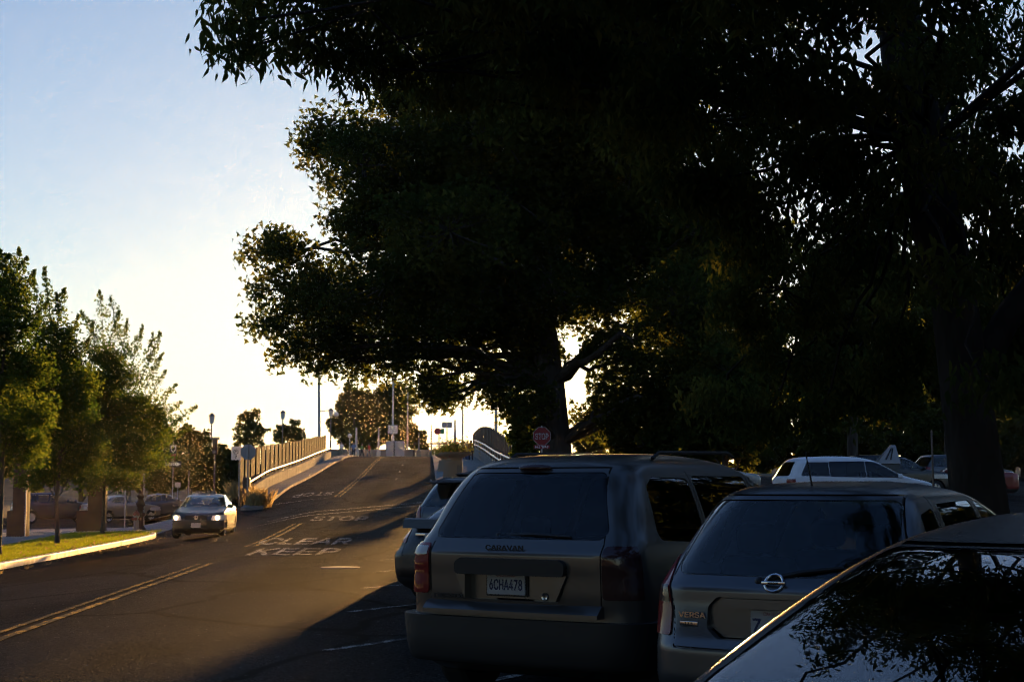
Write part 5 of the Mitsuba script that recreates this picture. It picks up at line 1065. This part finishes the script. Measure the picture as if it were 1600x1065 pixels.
x, y, g = ground_at(1455, 32); single('stake', tube([(x, y, g - .1), (x, y, zpx(672, 32))], .022, 6), 'wood', 'thin pale stake standing left of the leaning dark trunk', 'stake')

# ------------------------------------------------------------------ people at the crest
def bone(a, b, ra, rb): return m3.Manifold.hull(m3.Manifold.sphere(ra, 12).translate(a) + m3.Manifold.sphere(rb, 12).translate(b))
def person(label, px, depth, shirt, trousers, az=0, stride=.25, h=1.72, arm=.15, seed=0, hairc='hair'):
    x, y, g = ground_at(px, depth); k = thing('person', label, 'person'); f = h / 1.72; tw = T().translate([x, y, g]).rotate([0, 0, 1], -az).scale(f)
    hip, kn, an = .92, .50, .08; J = {}
    legs = []; shoes = []
    for s, st_ in ((-1, stride), (1, -stride)):
        H_ = (s * .09, 0, hip); K = (s * .10, st_ * .55 + .03, kn); A = (s * .10, st_ - .04, an); Tt = (s * .11, st_ + .12, .04)
        legs.append((H_, K, A, Tt))
    body = [bone((0, 0, .98), (0, .0, 1.22), .135, .14), bone((0, 0, 1.22), (0, -.01, 1.40), .14, .12), bone((-.16, -.01, 1.40), (.16, -.01, 1.40), .065, .065), bone((0, -.01, 1.42), (0, .01, 1.53), .055, .052),
            bone((0, .01, 1.60), (0, .02, 1.63), .092, .098), bone((0, .095, 1.565), (0, .07, 1.54), .03, .04), bone((0, .105, 1.60), (0, .125, 1.585), .014, .017)]
    for s in (-1, 1): body.append(m3.Manifold.sphere(.024, 8).scale((.5, 1, 1.3)).translate((s * .097, .01, 1.60)))
    cloth_t, cloth_s = [bone((-.07, 0, .95), (.07, 0, .95), .125, .125)], [bone((0, 0, .97), (0, 0, 1.22), .148, .153), bone((0, 0, 1.22), (0, -.01, 1.39), .153, .128), bone((-.16, -.01, 1.39), (.16, -.01, 1.39), .075, .075)]
    for (H_, K, A, Tt) in legs:
        body += [bone(H_, K, .085, .055), bone(K, A, .055, .038), bone(A, Tt, .04, .03)]; cloth_t += [bone(H_, K, .095, .067), bone(K, A, .067, .052)]; shoes.append(bone((A[0], A[1] - .03, .045), Tt, .045, .038))
    for s, q in ((-1, -arm), (1, arm)):
        S_, E_, W_ = (s * .19, -.01, 1.40), (s * .25, q * .4 - .02, 1.13), (s * .25, q + .06, .90)
        body += [bone(S_, E_, .05, .04), bone(E_, W_, .04, .028), bone(W_, (s * .25, q + .09, .83), .03, .03)]
        for i in range(4): body.append(bone((s * (.235 + .004 * i), q + .065 + .018 * i, .82), (s * (.228 + .004 * i), q + .08 + .02 * i, .745 + .008 * abs(i - 1)), .0105, .009))
        body.append(bone((s * .24, q + .11, .86), (s * .215, q + .135, .80), .012, .0095)); cloth_s.append(bone(S_, E_, .06, .052))
    def fin(ms): 
        m = m3.Manifold.batch_boolean(ms, m3.OpType.Add); return tm(m)
    part(k, 'body', fin(body), 'skin', 50, tw); part(k, 'trousers', fin(cloth_t), trousers, 50, tw); part(k, 'shirt', fin(cloth_s), shirt, 50, tw); part(k, 'shoes', fin(shoes), 'sign_black', 50, tw)
    hr = m3.Manifold.sphere(.106, 14).translate((0, .0, 1.645)) - m3.Manifold.cube((.3, .2, .2), True).translate((0, .135, 1.56)); part(k, 'hair', tm(hr), hairc, 50, tw)
person('person in a white shirt and pale trousers walking at the crest of the bridge', 534, 168, 'shirt_white', 'khaki', 170, .22)
person('person in a blue shirt and dark trousers walking near the pale slender pole', 553, 170, 'shirt_blue', 'trouser_dark', 180, .2)
person('person in a green shirt among the group at the crest', 566, 171, 'shirt_green', 'trouser_dark', 90, .25, 1.65)
person('person in a red shirt and jeans left of the grey board', 577, 173, 'shirt_red', 'denim', -60, .2, 1.7)
person('person in a red top beyond the right corner of the grey board', 628, 182, 'shirt_red', 'trouser_dark', 0, .1, 1.8)
person('person in a pinkish top on the right pavement by the arched screen', 726, 132, 'shirt_pink', 'denim', 0, .2, 1.7)
person('person in a blue top and jeans, middle of the three on the right pavement', 730.5, 131, 'shirt_blue', 'denim', 10, .22, 1.75)
person('person in black, rightmost of the three on the right pavement', 736, 130, 'trouser_dark', 'trouser_dark', -8, .2, 1.8)

# ------------------------------------------------------------------ evening haze
HAZE = True
if HAZE:
    scene['air'] = {'type': 'homogeneous', 'albedo': {'type': 'rgb', 'value': [.97, .95, .9]}, 'sigma_t': .00007, 'phase': {'type': 'hg', 'g': .8}}
    scene['haze'] = {'type': 'cube', 'to_world': T().translate([0, 1050, 13.5]).scale([1400, 1700, 15.5]), 'bsdf': {'type': 'null'}, 'interior': {'type': 'ref', 'id': 'air'}}
    scene['camera']['medium'] = {'type': 'ref', 'id': 'air'}
    labels['haze'] = {'kind': 'stuff', 'label': 'thin golden evening haze', 'category': 'haze'}
